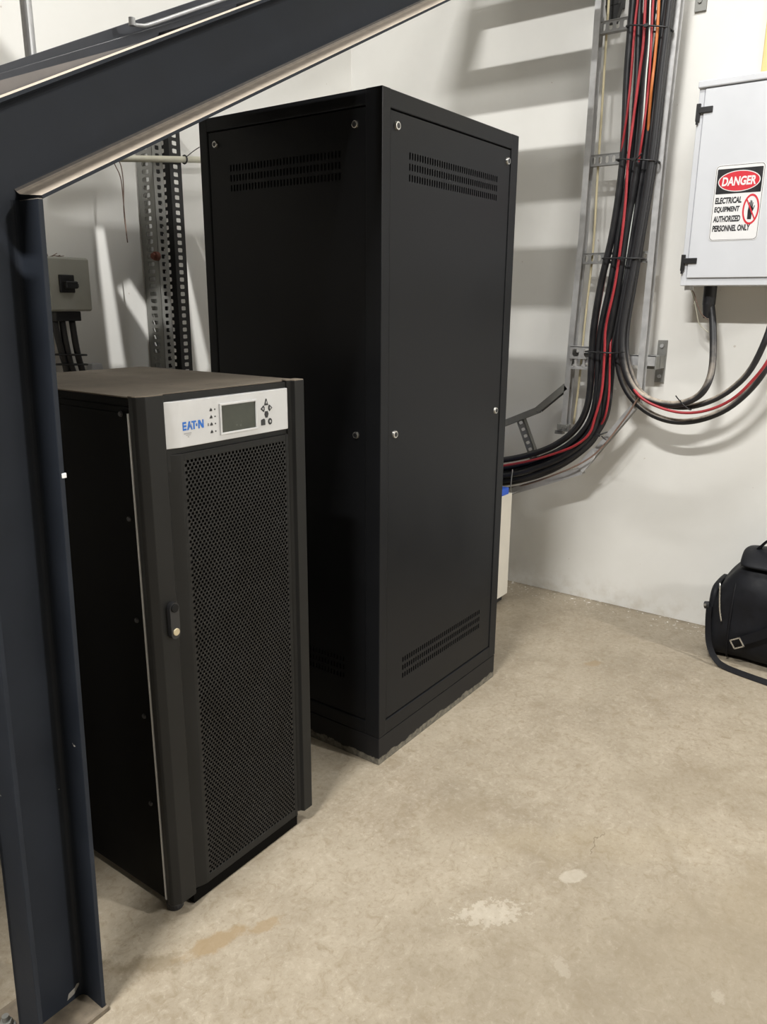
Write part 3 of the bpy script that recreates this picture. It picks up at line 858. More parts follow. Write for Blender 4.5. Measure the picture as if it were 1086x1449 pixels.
MB().prism([q - e_ * .115 + f_ * .02, q - e_ * .085 - f_ * .018, q + e_ * .008 - f_ * .020, q + e_ * .002 + f_ * .026], (-.005, 0, 0), .001).build('splice_plate', M['edge'], ld)
hb = MB().box(3.459, 3.49, 1.435, 1.495, .872, .905, .002).cyl((3.452, 1.475, .89), (3.462, 1.475, .89), .010, 6)
hb.cyl((3.452, 1.450, .895), (3.462, 1.450, .895), .009, 6)
hb.box(3.470, 3.50, 1.47, 1.51, .855, .872, .001)
hb.build('rail_clamp', M['steel_dim'], ld)
# wall brackets
wb = MB()
wb.box(3.627, 3.636, 1.068, 1.110, 1.113, 1.300, .001)
wb.box(3.500, 3.636, 1.072, 1.076, 1.178, 1.235)
wb.box(3.555, 3.560, 1.072, 1.135, 1.176, 1.238)
br = wb.build('wall_bracket', M['steel_dim'], ld)
for z in (1.275, 1.140):
    MB().cyl((3.627, 1.09, z), (3.621, 1.09, z), .009, 6).build('anchor_bolt', M['steel'], br)
sb_ = MB()
sb_.box(3.513, 3.553, 1.075, 1.455, 1.232, 1.236)
sb_.box(3.513, 3.517, 1.075, 1.455, 1.196, 1.236)
sb_.box(3.513, 3.553, 1.075, 1.455, 1.192, 1.196)
sb_.build('support_channel', M['steel'], ld)
cp_ = MB()
cp_.cells((3.452, 1.452, 1.212), NY, EZ, 2, 1, .055, .055, .016, .017, .004, both=True, ch=.4)
cp_.box(3.452, 3.50, 1.345, 1.452, 1.264, 1.268)
cp_.box(3.452, 3.495, 1.345, 1.445, 1.165, 1.178, .001)
for y in (1.425, 1.385):
    cp_.cyl((3.462, y, 1.165), (3.462, y, 1.215), .007, 10)
    cp_.cyl((3.462, y, 1.178), (3.462, y, 1.187), .013, 6)
cp_.build('rail_clamp', M['steel'], ld)
ub_ = MB()
ub_.box(3.627, 3.636, 1.046, 1.092, 2.598, 2.80, .001).cyl((3.627, 1.072, 2.635), (3.621, 1.072, 2.635), .009, 6)
ub_.build('wall_bracket', M['steel_dim'], ld)
ub2 = MB().box(3.560, 3.636, 1.385, 1.442, 2.665, 2.95, .002).prism([(3.562, 1.375, 2.67), (3.562, 1.445, 2.67), (3.562, 1.43, 2.60), (3.562, 1.395, 2.60)], (.03, 0, 0))
ub2.build('wall_bracket', M['blacksteel'], ld)

# ------------------------------------------------------------------ cables
PATHS = {
 'M1': (0.015, [(3.4450, 1.2857, 2.7765), (3.4450, 1.2822, 2.6285), (3.4450, 1.2823, 2.3567), (3.4450, 1.2722, 2.0412), (3.4450, 1.2896, 1.7659), (3.4450, 1.3262, 1.5421), (3.4450, 1.3440, 1.3606), (3.4450, 1.3448, 1.2460), (3.4450, 1.3409, 1.0691), (3.4450, 1.3567, 0.9678), (3.4450, 1.4052, 0.8809), (3.4450, 1.4955, 0.8041), (3.4450, 1.6022, 0.7506), (3.4450, 1.7142, 0.7126), (3.4450, 1.8312, 0.6839), (3.4450, 1.9240, 0.6614), (3.3700, 2.0000, 0.6314), (3.2200, 2.0000, 0.7000), (3.2000, 2.0000, 0.5850)]),
 'M2': (0.0125, [(3.4500, 1.2561, 2.7717), (3.4500, 1.2565, 2.6250), (3.4500, 1.2428, 2.3521), (3.4500, 1.2408, 2.0391), (3.4500, 1.2651, 1.7651), (3.4500, 1.2866, 1.5419), (3.4500, 1.3133, 1.3612), (3.4500, 1.3171, 1.2469), (3.4500, 1.3112, 1.0708), (3.4500, 1.3299, 0.9468), (3.4500, 1.3846, 0.8558), (3.4500, 1.4779, 0.7781), (3.4500, 1.6024, 0.7149), (3.4500, 1.7146, 0.6725), (3.4500, 1.8320, 0.6429), (3.4500, 1.9252, 0.6234), (3.3700, 2.0120, 0.5934), (3.2200, 2.0300, 0.7000), (3.2000, 2.0300, 0.5850)]),
 'M3': (0.0145, [(3.4300, 1.1929, 2.7522), (3.4300, 1.1954, 2.6081), (3.4300, 1.2009, 2.3419), (3.4300, 1.2010, 2.0327), (3.4300, 1.2241, 1.7618), (3.4300, 1.2416, 1.5412), (3.4300, 1.2609, 1.3627), (3.4300, 1.2739, 1.2496), (3.4300, 1.2855, 1.0743), (3.4300, 1.2889, 0.9527), (3.4300, 1.3285, 0.8577), (3.4300, 1.4324, 0.7627), (3.4300, 1.5725, 0.6869), (3.4300, 1.7025, 0.6381), (3.4300, 1.8196, 0.6115), (3.4300, 1.9125, 0.5915), (3.3700, 2.0240, 0.5615), (3.2200, 2.0600, 0.7000), (3.2000, 2.0600, 0.5850)]),
 'M4': (0.0145, [(3.4550, 1.1599, 2.7528), (3.4550, 1.1619, 2.6086), (3.4550, 1.1779, 2.3438), (3.4550, 1.1860, 2.0348), (3.4550, 1.2086, 1.7629), (3.4550, 1.2256, 1.5416), (3.4550, 1.2478, 1.3625), (3.4550, 1.2638, 1.2489), (3.4550, 1.2719, 1.0731), (3.4550, 1.2817, 0.9505), (3.4550, 1.3106, 0.8497), (3.4550, 1.4135, 0.7441), (3.4550, 1.5452, 0.6583), (3.4550, 1.6936, 0.5989), (3.4550, 1.8310, 0.5651), (3.4550, 1.9247, 0.5443), (3.3700, 2.0360, 0.5143), (3.2200, 2.0900, 0.7000), (3.2000, 2.0900, 0.5850)]),
 'M5': (0.012, [(3.4600, 1.2286, 2.7689), (3.4600, 1.2286, 2.6225), (3.4600, 1.2289, 2.3521), (3.4600, 1.2264, 2.0391), (3.4600, 1.2502, 1.7652), (3.4600, 1.2745, 1.5421), (3.4600, 1.2977, 1.3613), (3.4600, 1.3045, 1.2470), (3.4600, 1.3034, 1.0705), (3.4600, 1.3169, 0.9468), (3.4600, 1.3606, 0.8503), (3.4600, 1.4634, 0.7647), (3.4600, 1.5985, 0.6962), (3.4600, 1.7184, 0.6488), (3.4600, 1.8364, 0.6223), (3.4600, 1.9300, 0.6025), (3.3875, 2.0000, 0.5725), (3.1850, 2.0000, 0.7000), (3.1650, 2.0000, 0.5850)]),
 'R1': (0.0058, [(3.4100, 1.2220, 2.7523), (3.4100, 1.2193, 2.6072), (3.4100, 1.2137, 2.4582), (3.4100, 1.2198, 2.3405), (3.4100, 1.2274, 2.2046), (3.4100, 1.2369, 2.0333), (3.4100, 1.2339, 1.8833), (3.4100, 1.2367, 1.7441), (3.4100, 1.2498, 1.5408), (3.4100, 1.2757, 1.3628), (3.4100, 1.2728, 1.2506), (3.4100, 1.2715, 1.0770), (3.4100, 1.2946, 0.9545), (3.4100, 1.3155, 0.8813), (3.4100, 1.3758, 0.8224), (3.4100, 1.4776, 0.7705), (3.4100, 1.6023, 0.7212), (3.4100, 1.7449, 0.6787), (3.4100, 1.8311, 0.6606), (3.4100, 1.9035, 0.6477), (3.3875, 2.0360, 0.6177), (3.1850, 2.0900, 0.7000), (3.1650, 2.0900, 0.5850)]),
 'R0': (0.005, [(3.4250, 1.2555, 2.7640), (3.4250, 1.2560, 2.6182), (3.4250, 1.2595, 2.5320), (3.4250, 1.2587, 2.3491), (3.4250, 1.2624, 2.2115), (3.4400, 1.2795, 2.0412), (3.4700, 1.2864, 1.8928), (3.4750, 1.2962, 1.7683), (3.4750, 1.3248, 1.5428), (3.4750, 1.3425, 1.3601), (3.4750, 1.3432, 1.2447), (3.4750, 1.3424, 1.0665), (3.4750, 1.3736, 0.9400), (3.4750, 1.4845, 0.8182), (3.4750, 1.6532, 0.7295), (3.4750, 1.8267, 0.6724), (3.4750, 1.9404, 0.6470), (3.3875, 2.0240, 0.6170), (3.1850, 2.0600, 0.7000), (3.1650, 2.0600, 0.5850)]),
 'R2': (0.0048, [(3.4080, 1.1880, 2.7445), (3.4080, 1.1877, 2.6008), (3.4080, 1.1818, 2.4525), (3.4080, 1.1775, 2.3340), (3.4080, 1.1798, 2.2244), (3.4080, 1.1844, 2.1208), (3.4200, 1.1945, 2.0308), (3.4700, 1.2322, 1.7651), (3.4700, 1.2529, 1.5421), (3.4500, 1.2619, 1.3623), (3.4200, 1.2510, 1.2510), (3.4100, 1.2376, 1.0794), (3.4100, 1.2440, 0.9813), (3.4300, 1.2670, 0.9290), (3.4700, 1.3082, 0.8743), (3.4750, 1.3996, 0.7767), (3.4750, 1.5027, 0.7128), (3.4750, 1.6303, 0.6649), (3.4750, 1.7767, 0.6350), (3.4750, 1.9387, 0.6062), (3.4050, 2.0000, 0.5762), (3.1500, 2.0000, 0.7000), (3.1300, 2.0000, 0.5850)]),
 'O1': (0.006, [(3.4100, 1.1749, 2.7423), (3.4100, 1.1661, 2.5972), (3.4100, 1.1620, 2.4991), (3.4100, 1.1619, 2.4125), (3.4100, 1.1627, 2.3625), (3.4100, 1.1654, 2.2743), (3.4700, 1.1882, 2.0370), (3.4750, 1.2095, 1.7644), (3.4750, 1.2202, 1.5420), (3.4750, 1.2359, 1.3624), (3.4750, 1.2718, 1.1790), (3.4750, 1.2717, 1.0202), (3.4750, 1.3011, 0.8876), (3.4750, 1.3821, 0.7787), (3.4750, 1.5369, 0.6735), (3.4750, 1.7040, 0.6048), (3.4750, 1.9370, 0.5652), (3.4050, 2.0120, 0.5352), (3.1500, 2.0300, 0.7000), (3.1300, 2.0300, 0.5850)]),
 'L1': (0.0135, [(3.4550, 1.1489, 2.7504), (3.4550, 1.1480, 2.6059), (3.4550, 1.1636, 2.3417), (3.4550, 1.1654, 2.0329), (3.4550, 1.1889, 1.7451), (3.4550, 1.2163, 1.5415), (3.4550, 1.2319, 1.3629), (3.4550, 1.2317, 1.2502), (3.4550, 1.2104, 1.1524), (3.4550, 1.1578, 1.0624), (3.4550, 1.0669, 0.9949), (3.4550, 0.9605, 0.9673), (3.4550, 0.8532, 0.9832), (3.4550, 0.7465, 1.0401), (3.4550, 0.6624, 1.1330), (3.4550, 0.6096, 1.2371), (3.5000, 0.5574, 1.4067), (3.5200, 0.5304, 1.5191)]),
 'L2': (0.0125, [(3.4500, 1.1227, 2.7433), (3.4500, 1.1242, 2.6001), (3.4500, 1.1335, 2.3364), (3.4500, 1.1404, 2.0299), (3.4500, 1.1631, 1.7437), (3.4500, 1.1807, 1.5411), (3.4500, 1.1956, 1.3638), (3.4500, 1.1888, 1.2522), (3.4500, 1.1582, 1.1558), (3.4500, 1.1073, 1.0789), (3.4500, 1.0205, 1.0393), (3.4500, 0.9212, 1.0321), (3.4500, 0.8260, 1.0607), (3.4500, 0.7407, 1.1195), (3.4500, 0.6732, 1.2090), (3.4500, 0.6281, 1.3519), (3.5000, 0.6302, 1.4599), (3.5200, 0.6361, 1.5196)]),
 'L3': (0.0145, [(3.4150, 1.1221, 2.7326), (3.4150, 1.1237, 2.5906), (3.4150, 1.1332, 2.3291), (3.4150, 1.1404, 2.0252), (3.4150, 1.1632, 1.7413), (3.4150, 1.1839, 1.5404), (3.4150, 1.2021, 1.3643), (3.4150, 1.1955, 1.2535), (3.4150, 1.1682, 1.1576), (3.4150, 1.1114, 1.0817), (3.4150, 1.0257, 1.0484), (3.4150, 0.9420, 1.0460), (3.4150, 0.8673, 1.0785), (3.4150, 0.8280, 1.1338), (3.4500, 0.8238, 1.2184), (3.5000, 0.8519, 1.3733), (3.5200, 0.8776, 1.4725), (3.5200, 0.8858, 1.5206)]),
 'R3': (0.006, [(3.4780, 1.1373, 2.7549), (3.4780, 1.1389, 2.6104), (3.4700, 1.1600, 2.3444), (3.4750, 1.1751, 2.0365), (3.4750, 1.2018, 1.7470), (3.4750, 1.2109, 1.5419), (3.4700, 1.2183, 1.3629), (3.4500, 1.2046, 1.2516), (3.4200, 1.1592, 1.1425), (3.4000, 1.0993, 1.0717), (3.4000, 1.0194, 1.0322), (3.4000, 0.9140, 1.0140), (3.4000, 0.8158, 1.0312), (3.4000, 0.7251, 1.0820), (3.4000, 0.6571, 1.1602), (3.4000, 0.6023, 1.2595), (3.4800, 0.5843, 1.4065), (3.5200, 0.5802, 1.5193)]),
 'M6': (0.0125, [(3.4750, 1.2605, 1.4256), (3.4750, 1.2581, 1.2482), (3.4600, 1.2509, 1.0742), (3.4400, 1.2564, 0.9545), (3.4400, 1.3116, 0.8516), (3.4400, 1.3946, 0.7656), (3.4400, 1.5039, 0.6941), (3.4400, 1.6490, 0.6257), (3.4400, 1.8235, 0.5799), (3.4400, 1.9169, 0.5594), (3.3875, 2.0120, 0.5294), (3.1850, 2.0300, 0.7000), (3.1650, 2.0300, 0.5850)]),
 'B1': (0.004, [(3.4400, 1.1072, 1.0798), (3.4300, 1.1407, 1.0037), (3.4300, 1.1910, 0.9202), (3.4300, 1.2492, 0.8336), (3.4300, 1.3208, 0.7593), (3.4300, 1.4446, 0.6828), (3.4700, 1.6802, 0.5728), (3.4750, 1.9348, 0.5127), (3.4050, 2.0360, 0.4827), (3.1500, 2.0900, 0.7000), (3.1300, 2.0900, 0.5850)]),
 'W1': (0.003, [(3.4000, 1.1962, 2.7438), (3.4000, 1.1961, 2.6002), (3.4000, 1.1875, 2.4515), (3.4000, 1.1875, 2.3338), (3.4000, 1.1857, 2.2237), (3.4300, 1.1951, 2.0322), (3.4300, 1.2089, 1.7611), (3.4400, 1.2327, 1.5413), (3.4600, 1.2591, 1.3622), (3.4750, 1.2825, 1.0707), (3.4750, 1.3037, 0.9201), (3.4750, 1.4500, 0.7365), (3.4750, 1.7427, 0.5922), (3.4750, 1.9365, 0.5540), (3.4050, 2.0240, 0.5240), (3.1500, 2.0600, 0.7000), (3.1300, 2.0600, 0.5850)]),
 'Y1': (0.005, [(3.5000, 1.4100, 2.8196), (3.5000, 1.4060, 2.6667), (3.5000, 1.4051, 2.5106), (3.5000, 1.4020, 2.2688), (3.5000, 1.3997, 1.9894), (3.5000, 1.3957, 1.6976), (3.5000, 1.4083, 1.3926), (3.5000, 1.4171, 1.1049), (3.5000, 1.4301, 0.9052)]),
 'PW1': (0.002, [(3.5000, 0.9539, 1.5177), (3.5000, 0.9404, 1.4978), (3.5000, 0.9247, 1.4580), (3.5000, 0.9033, 1.4182), (3.5000, 0.8754, 1.3957)]),
 'PW2': (0.002, [(3.5200, 0.9623, 1.5181), (3.5200, 0.9474, 1.4866), (3.5200, 0.9298, 1.4292), (3.5200, 0.9127, 1.3774), (3.5200, 0.8810, 1.3492), (3.5200, 0.8719, 1.3436)]),
}
INFO = {
 'M1': ('black', 'power_cable', 'cable'), 'M2': ('black', 'power_cable', 'cable'), 'M3': ('black', 'power_cable', 'cable'),
 'M4': ('black', 'power_cable', 'cable'), 'M6': ('black', 'power_cable', 'cable'), 'B1': ('brown', 'thin_wire', 'brownwire'), 'M5': ('black', 'power_cable', 'cable'),
 'R0': ('red', 'earth_cable', 'red'), 'R1': ('red', 'earth_cable', 'red'), 'R2': ('red', 'earth_cable', 'red'), 'R3': ('red', 'earth_cable', 'red'),
 'O1': ('orange', 'data_cable', 'orange'), 'L1': ('black', 'power_cable', 'dusty_cable'), 'L2': ('black', 'power_cable', 'dusty_cable'), 'L3': ('black', 'power_cable', 'dusty_cable'),
 'W1': ('grey', 'thin_wire', 'greywire'), 'Y1': ('cream', 'thin_wire', 'creamwire'), 'PW1': ('brown', 'thin_wire', 'brownwire'), 'PW2': ('pale', 'thin_wire', 'conduit'),
}
LAB = {
 'M1': 'outermost left black cable of the ladder bundle, topmost where the bundle turns left',
 'M2': 'black cable just inside the outermost left one in the ladder bundle',
 'M5': 'slim black cable behind the thick ones in the middle of the ladder bundle',
 'M3': 'black cable in the front of the ladder bundle, right of the long red cable',
 'M4': 'black cable at the lower right edge of the ladder bundle where it turns left',
 'M6': 'black cable lowest in the bundle where it bends left to the tall cabinet',
 'B1': 'thin brown wire along the slanted lower rail of the cable ladder',
 'R0': 'red cable along the left edge of the ladder bundle near the top rung',
 'R1': 'long bright red cable in front of the ladder bundle, all the way down',
 'R2': 'thinner red cable in the right half of the ladder bundle, surfacing again at the bend',
 'R3': 'thin red cable lying between the two long cables looping up to the right edge',
 'O1': 'orange cable near the top of the ladder bundle',
 'L1': 'black cable forming the lowest and widest loop under the white panel',
 'L2': 'dusty black cable of the middle loop that rises at the right edge of the photo',
 'L3': 'thick black cable looping up into the gland under the white panel',
 'W1': 'thin pale grey wire between the black cables of the ladder bundle',
 'Y1': 'thin cream wire along the left rail of the cable ladder',
 'PW1': 'thin brown wire curling from the lower left corner of the white panel',
 'PW2': 'thin pale wire hanging in a small loop left of the panel gland',
}
for k, (r, pts) in PATHS.items():
    _, nm, mt = INFO[k]
    o = MB().tube(pts, r, 12 if r > .004 else 6, 5).build(nm, M[mt])
    fix(o)
    tag(o, LAB[k], 'cable' if r > .004 else 'wire')
# cable ties
def tie(y0, y1, z0, z1, lab, xf=3.392, xb=3.480, tail=None, r=.0035):
    w = (y0 - y1) / 2; cy = (y0 + y1) / 2; cx = (xf + xb) / 2; dx = (xb - xf) / 2
    pts = []
    for i in range(25):
        a = 2 * math.pi * i / 24
        ca, sa = math.cos(a), math.sin(a)
        ca = math.copysign(abs(ca) ** .6, ca); sa = math.copysign(abs(sa) ** .6, sa)
        pts.append((cx + dx * sa, cy + w * ca, z0 + (z1 - z0) * (.5 - .5 * ca)))
    mb = MB().tube(pts, r, 6, 2)
    if tail:
        mb.tube(tail, .0025, 6, 3)
    mb.box(xf - .006, xf + .004, cy - .008, cy + .008, (z0 + z1) / 2 - .006, (z0 + z1) / 2 + .006, .001)
    tag(fix(mb.build('cable_tie', M['black'])), lab, 'cable tie')
tie(1.292, 1.112, 2.530, 2.492, 'black cable tie around the ladder bundle at the top rung')
tie(1.292, 1.118, 2.036, 2.016, 'black cable tie around the ladder bundle at the second rung', tail=[(3.39, 1.20, 2.022), (3.37, 1.18, 2.03), (3.36, 1.165, 2.042)])
tie(1.320, 1.138, 1.645, 1.640, 'black cable tie around the ladder bundle at the third rung')
tie(1.366, 1.22, 1.249, 1.248, 'black cable tie around the ladder bundle at the clamp beside the wall bracket', tail=[(3.39, 1.23, 1.249), (3.375, 1.20, 1.252), (3.365, 1.165, 1.258)])
tie(1.292, 1.238, .870, .895, 'black cable tie with a sharp tail at the bend of the ladder bundle', xf=3.395, xb=3.44, tail=[(3.395, 1.25, .88), (3.385, 1.235, .872), (3.375, 1.22, .868)])
mb = MB().tube([(3.388, 1.680, .672), (3.384, 1.682, .62), (3.388, 1.684, .56), (3.42, 1.688, .545), (3.47, 1.69, .545)], .003, 6, 4)
tag(fix(mb.build('cable_tie', M['steel_dim'])), 'grey wire tie holding the horizontal cables beside the tall cabinet', 'cable tie')
mb = MB().tube([(3.42 + .026 * math.sin(a), .905 + .014 * math.cos(a) * 1.6, 1.045 + .018 * math.cos(a)) for a in [i * math.pi / 8 for i in range(17)]], .003, 6, 2)
mb.tube([(3.40, .925, 1.062), (3.392, .935, 1.075), (3.388, .942, 1.085)], .0025, 6, 2)
tag(fix(mb.build('cable_tie', M['black'])), 'black cable tie around the thick cable below the white panel', 'cable tie')

# ------------------------------------------------------------------ white electrical panel
PX = 3.437
pn = thing('electrical_panel', (3.54, .68, 1.53), 'white steel electrical panel on the back wall with black hinges and a danger sign', 'electrical panel')
MB().box(PX + .004, XW - .001, .3755, .9835, 1.5295, 2.284, .002).build('enclosure', M['white'], pn)
MB().box(PX - .012, XW - .001, .372, .988, 2.266, 2.292, .004).build('top_flange', M['white'], pn)
lp = MB()
lp.box(PX, PX + .012, .963, .984, 1.530, 2.268, .002)
lp.box(PX + .0003, PX + .012, .375, .9640, 1.5303, 1.556, .002)
lp.build('door_frame', M['white'], pn)
pd = MB().box(PX - .006, PX + .006, .379, .9605, 1.560, 2.262, .003).build('door', M['white'], pn)
for z in (2.182, 1.622):
    hg = MB().box(PX - .010, PX + .002, .972, .988, z - .034, z + .030, .002)
    hg.box(PX - .012, PX - .004, .925, .978, z - .006, z + .016, .002)
    hg.cyl((PX - .006, .981, z - .045), (PX - .006, .981, z - .030), .005, 10)
    hg.build('hinge', M['black'], pd)
MB().cyl((3.52, .883, 1.5295), (3.52, .883, 1.455), .026, 20).cyl((3.52, .883, 1.457), (3.515, .882, 1.40), .025, 20, r1=.016).build('cable_gland', M['cable'], pn)
MB().box(3.46, 3.50, .948, .972, 1.512, 1.5305, .002).build('wire_clip', M['white'], pn)
# sign
sg = thing('danger_sign', (PX - .007, .80, 1.70), 'white danger sign with black and red header and crossed-out hand on the panel door', 'sign')
U = (0, -1, 0)
SX = PX - .0062
def rr(y0, y1, z0, z1, r, n=5):
    """rounded rectangle outline in the frame u = -Y, v = Z"""
    x0, x1 = -y0, -y1
    pts = []
    for cx, cz, a0 in ((x1 - r, z1 - r, 0), (x0 + r, z1 - r, 90), (x0 + r, z0 + r, 180), (x1 - r, z0 + r, 270)):
        for i in range(n + 1):
            a = math.radians(a0 + 90 * i / n)
            pts.append((cx + r * math.cos(a), cz + r * math.sin(a)))
    return pts
MB().shape((SX, 0, 0), U, EZ, rr(.889, .708, 1.700, 1.980, .016), .0010).build('sign_backing', M['signwhite'], sg)
def ring_strip(mb, outer_, inner_, x, th):
    o = V((x, 0, 0)); u = V(U); v = V(EZ); n = u.cross(v)
    A = [mb.bm.verts.new(o + u * a + v * b_ + n * th) for a, b_ in outer_]
    B = [mb.bm.verts.new(o + u * a + v * b_ + n * th) for a, b_ in inner_]
    A2 = [mb.bm.verts.new(o + u * a + v * b_) for a, b_ in outer_]
    B2 = [mb.bm.verts.new(o + u * a + v * b_) for a, b_ in inner_]
    k = len(A)
    for i in range(k):
        j = (i + 1) % k
        mb.bm.faces.new((A[i], A[j], B[j], B[i]))
        mb.bm.faces.new((A2[i], A2[j], A[j], A[i]))
        mb.bm.faces.new((B[i], B[j], B2[j], B2[i]))
S1 = SX - .0010
mb = MB()
ring_strip(mb, rr(.8865, .7105, 1.7025, 1.9775, .014), rr(.8850, .7120, 1.7040, 1.9760, .013), S1, .0003)
mb.build('border_line', M['signblack'], sg)
MB().shape((S1, 0, 0), U, EZ, rr(.881, .716, 1.874, 1.965, .003), .0004).build('header', M['signblack'], sg)
def ell(cy, cz, ry, rz, n=40): return [(-cy + ry * math.cos(2 * math.pi * i / n), cz + rz * math.sin(2 * math.pi * i / n)) for i in range(n)]
MB().shape((S1 - .0004, 0, 0), U, EZ, ell(.7985, 1.9185, .0770, .0385), .0003).build('oval_rim', M['signwhite'], sg)
MB().shape((S1 - .0007, 0, 0), U, EZ, ell(.7985, 1.9185, .0735, .0355), .0003).build('oval', M['signred'], sg)
mb = MB()
text_mesh(mb, 'DANGER', (S1 - .0010, .861, 1.902), U, EZ, .124, .033, .0003, bold=.035, shear=.12)
mb.build('danger_lettering', M['signwhite'], sg)
mb = MB()
for s, z, w in (('ELECTRICAL', 1.838, .098), ('EQUIPMENT', 1.804, .094), ('AUTHORIZED', 1.770, .100), ('PERSONNEL ONLY', 1.735, .140)):
    text_mesh(mb, s, (S1, .879, z), U, EZ, w, .0235, .0004, bold=.042, shear=.10)
mb.build('notice_lettering', M['signblack'], sg)
mb = MB()
ring_strip(mb, ell(.7445, 1.8125, .0300, .0560), ell(.7445, 1.8125, .0240, .0480), S1, .0004)
mb.build('prohibition_ring', M['signred'], sg)
hnd = MB()
def hs(pts): hnd.shape((S1, 0, 0), U, EZ, [(-.7445 + a * .001, 1.8125 + b_ * .001) for a, b_ in pts], .0004)
hs([(-9, -36), (5, -37), (6, -8), (9, 2), (6, 10), (-8, 10), (-10, -6)])
hs([(-8.5, 9), (-4.6, 9), (-5.0, 26), (-7.8, 26)])
hs([(-4.2, 9), (-.6, 9), (-1.0, 33), (-3.8, 33)])
hs([(-.2, 9), (3.2, 9), (3.0, 31), (.2, 31)])
hs([(3.5, 9), (6.4, 9), (7.2, 24), (4.6, 25)])
hs([(6, -10), (9, -4), (14, 12), (11.5, 14), (8, 2)])
hnd.build('hand_symbol', M['signblack'], sg)
MB().shape((S1 - .0004, 0, 0), U, EZ, [(-.7445 - .020, 1.8125 + .036), (-.7445 - .0165, 1.8125 + .040), (-.7445 + .020, 1.8125 - .036), (-.7445 + .0165, 1.8125 - .040)], .0003).build('slash', M['signred'], sg)

# yellowed trunking above the panel
tag(fix(MB().box(3.560, XW - .001, .55, .797, 2.300, 2.75, .004).build('wall_trunking', M['yellow'])), 'yellowed plastic trunking on the back wall above the white panel', 'trunking')

# ------------------------------------------------------------------ beige cabinet behind the tall one
bc = thing('beige_enclosure', (3.19, 1.86, 0), 'low beige enclosure with a blue top strip, mostly hidden behind the tall cabinet', 'enclosure')
MB().box(2.98, 3.375, 1.668, 2.10, .035, .560, .004).build('body', M['beige'], bc)
MB().box(2.98, 3.345, 1.672, 2.10, .558, .592, .004).build('top_strip', M['bluetop'], bc)
MB().box(3.0, 3.36, 1.69, 2.08, 0, .036, .002).build('base', M['black'], bc)

# ------------------------------------------------------------------ duffel bag
bg = thing('duffel_bag', (3.42, .34, 0), 'black nylon duffel bag on the floor against the back wall at the right edge', 'bag')
def bag_section(y, top_, fx, bx, lean=0.0, n=36):
    """closed outline in XZ: flat bottom, bulging sides, domed top"""
    cx, hw = (fx + bx) / 2, (bx - fx) / 2
    out = []
    for i in range(n):
        a = 2 * math.pi * i / n
        ca, sa = math.cos(a), math.sin(a)
        e = .55 if sa < 0 else .72
        x = math.copysign(abs(ca) ** e, ca) * hw
        z = math.copysign(abs(sa) ** e, sa) * top_ / 2 + top_ / 2
        x *= 1.0 - .22 * max(0, z / .47 - .45)
        out.append(V((cx + x, y + lean * z, z)))
    return out
SEC = [(.668, .24, 3.30, 3.60), (.680, .28, 3.287, 3.61), (.672, .32, 3.282, 3.612), (.645, .37, 3.280, 3.615), (.585, .418, 3.28, 3.62), (.53, .44, 3.275, 3.62),
       (.45, .445, 3.27, 3.62), (.36, .45, 3.265, 3.62), (.26, .45, 3.265, 3.62), (.16, .445, 3.27, 3.62), (.08, .43, 3.28, 3.62), (.035, .37, 3.29, 3.61), (.02, .28, 3.31, 3.59)]
t = bmesh.new()
rings = []
for y, h_, fx, bx in SEC:
    ring = []
    for q in bag_section(y, h_, fx, bx):
        k = noise.noise(q * 8.0) * .018 + noise.noise(q * 19.0) * .010
        q2 = V((q.x + k * (1 if q.x > 3.44 else -1) * .9, q.y + k * .5, max(0.0, q.z + (k if q.z > .08 else 0))))
        q2.x = min(q2.x, 3.630)
        ring.append(t.verts.new(q2))
    rings.append(ring)
for A, B in zip(rings, rings[1:]):
    for i in range(len(A)):
        j = (i + 1) % len(A)
        t.faces.new((A[i], B[i], B[j], A[j]))
t.faces.new(rings[0]); t.faces.new(rings[-1][::-1])
bmesh.ops.recalc_face_normals(t, faces=t.faces[:])
for fc in t.faces: fc.smooth = True
mb = MB(); mb._merge(t)
bo = mb.build('body', M['bag'], bg)
sd_ = bo.modifiers.new('sub', 'SUBSURF'); sd_.levels = 2; sd_.render_levels = 2
# padded flap along the top
fl = MB()
t = bmesh.new()
rings = []
for y, s in ((.606, .35), (.600, .75), (.585, 1), (.52, 1.02), (.40, .98), (.28, 1.0), (.14, 1.0), (.10, .8), (.09, .35)):
    ring = []
    for i in range(20):
        a = 2 * math.pi * i / 20
        q = V((3.43 + .135 * s * math.cos(a), y, .452 + .030 * s * math.sin(a) - .10 * (math.cos(a) ** 2) * .25 + .008 * noise.noise(V((y * 12, a, 0)))))
        ring.append(t.verts.new(q))
    rings.append(ring)
for A, B in zip(rings, rings[1:]):
    for i in range(20):
        j = (i + 1) % 20
        t.faces.new((A[i], B[i], B[j], A[j])).smooth = True
t.faces.new(rings[0]); t.faces.new(rings[-1][::-1])
bmesh.ops.recalc_face_normals(t, faces=t.faces[:])
fl._merge(t)
fo = fl.build('top_flap', M['bag'], bg)
sd_ = fo.modifiers.new('sub', 'SUBSURF'); sd_.levels = 1; sd_.render_levels = 2
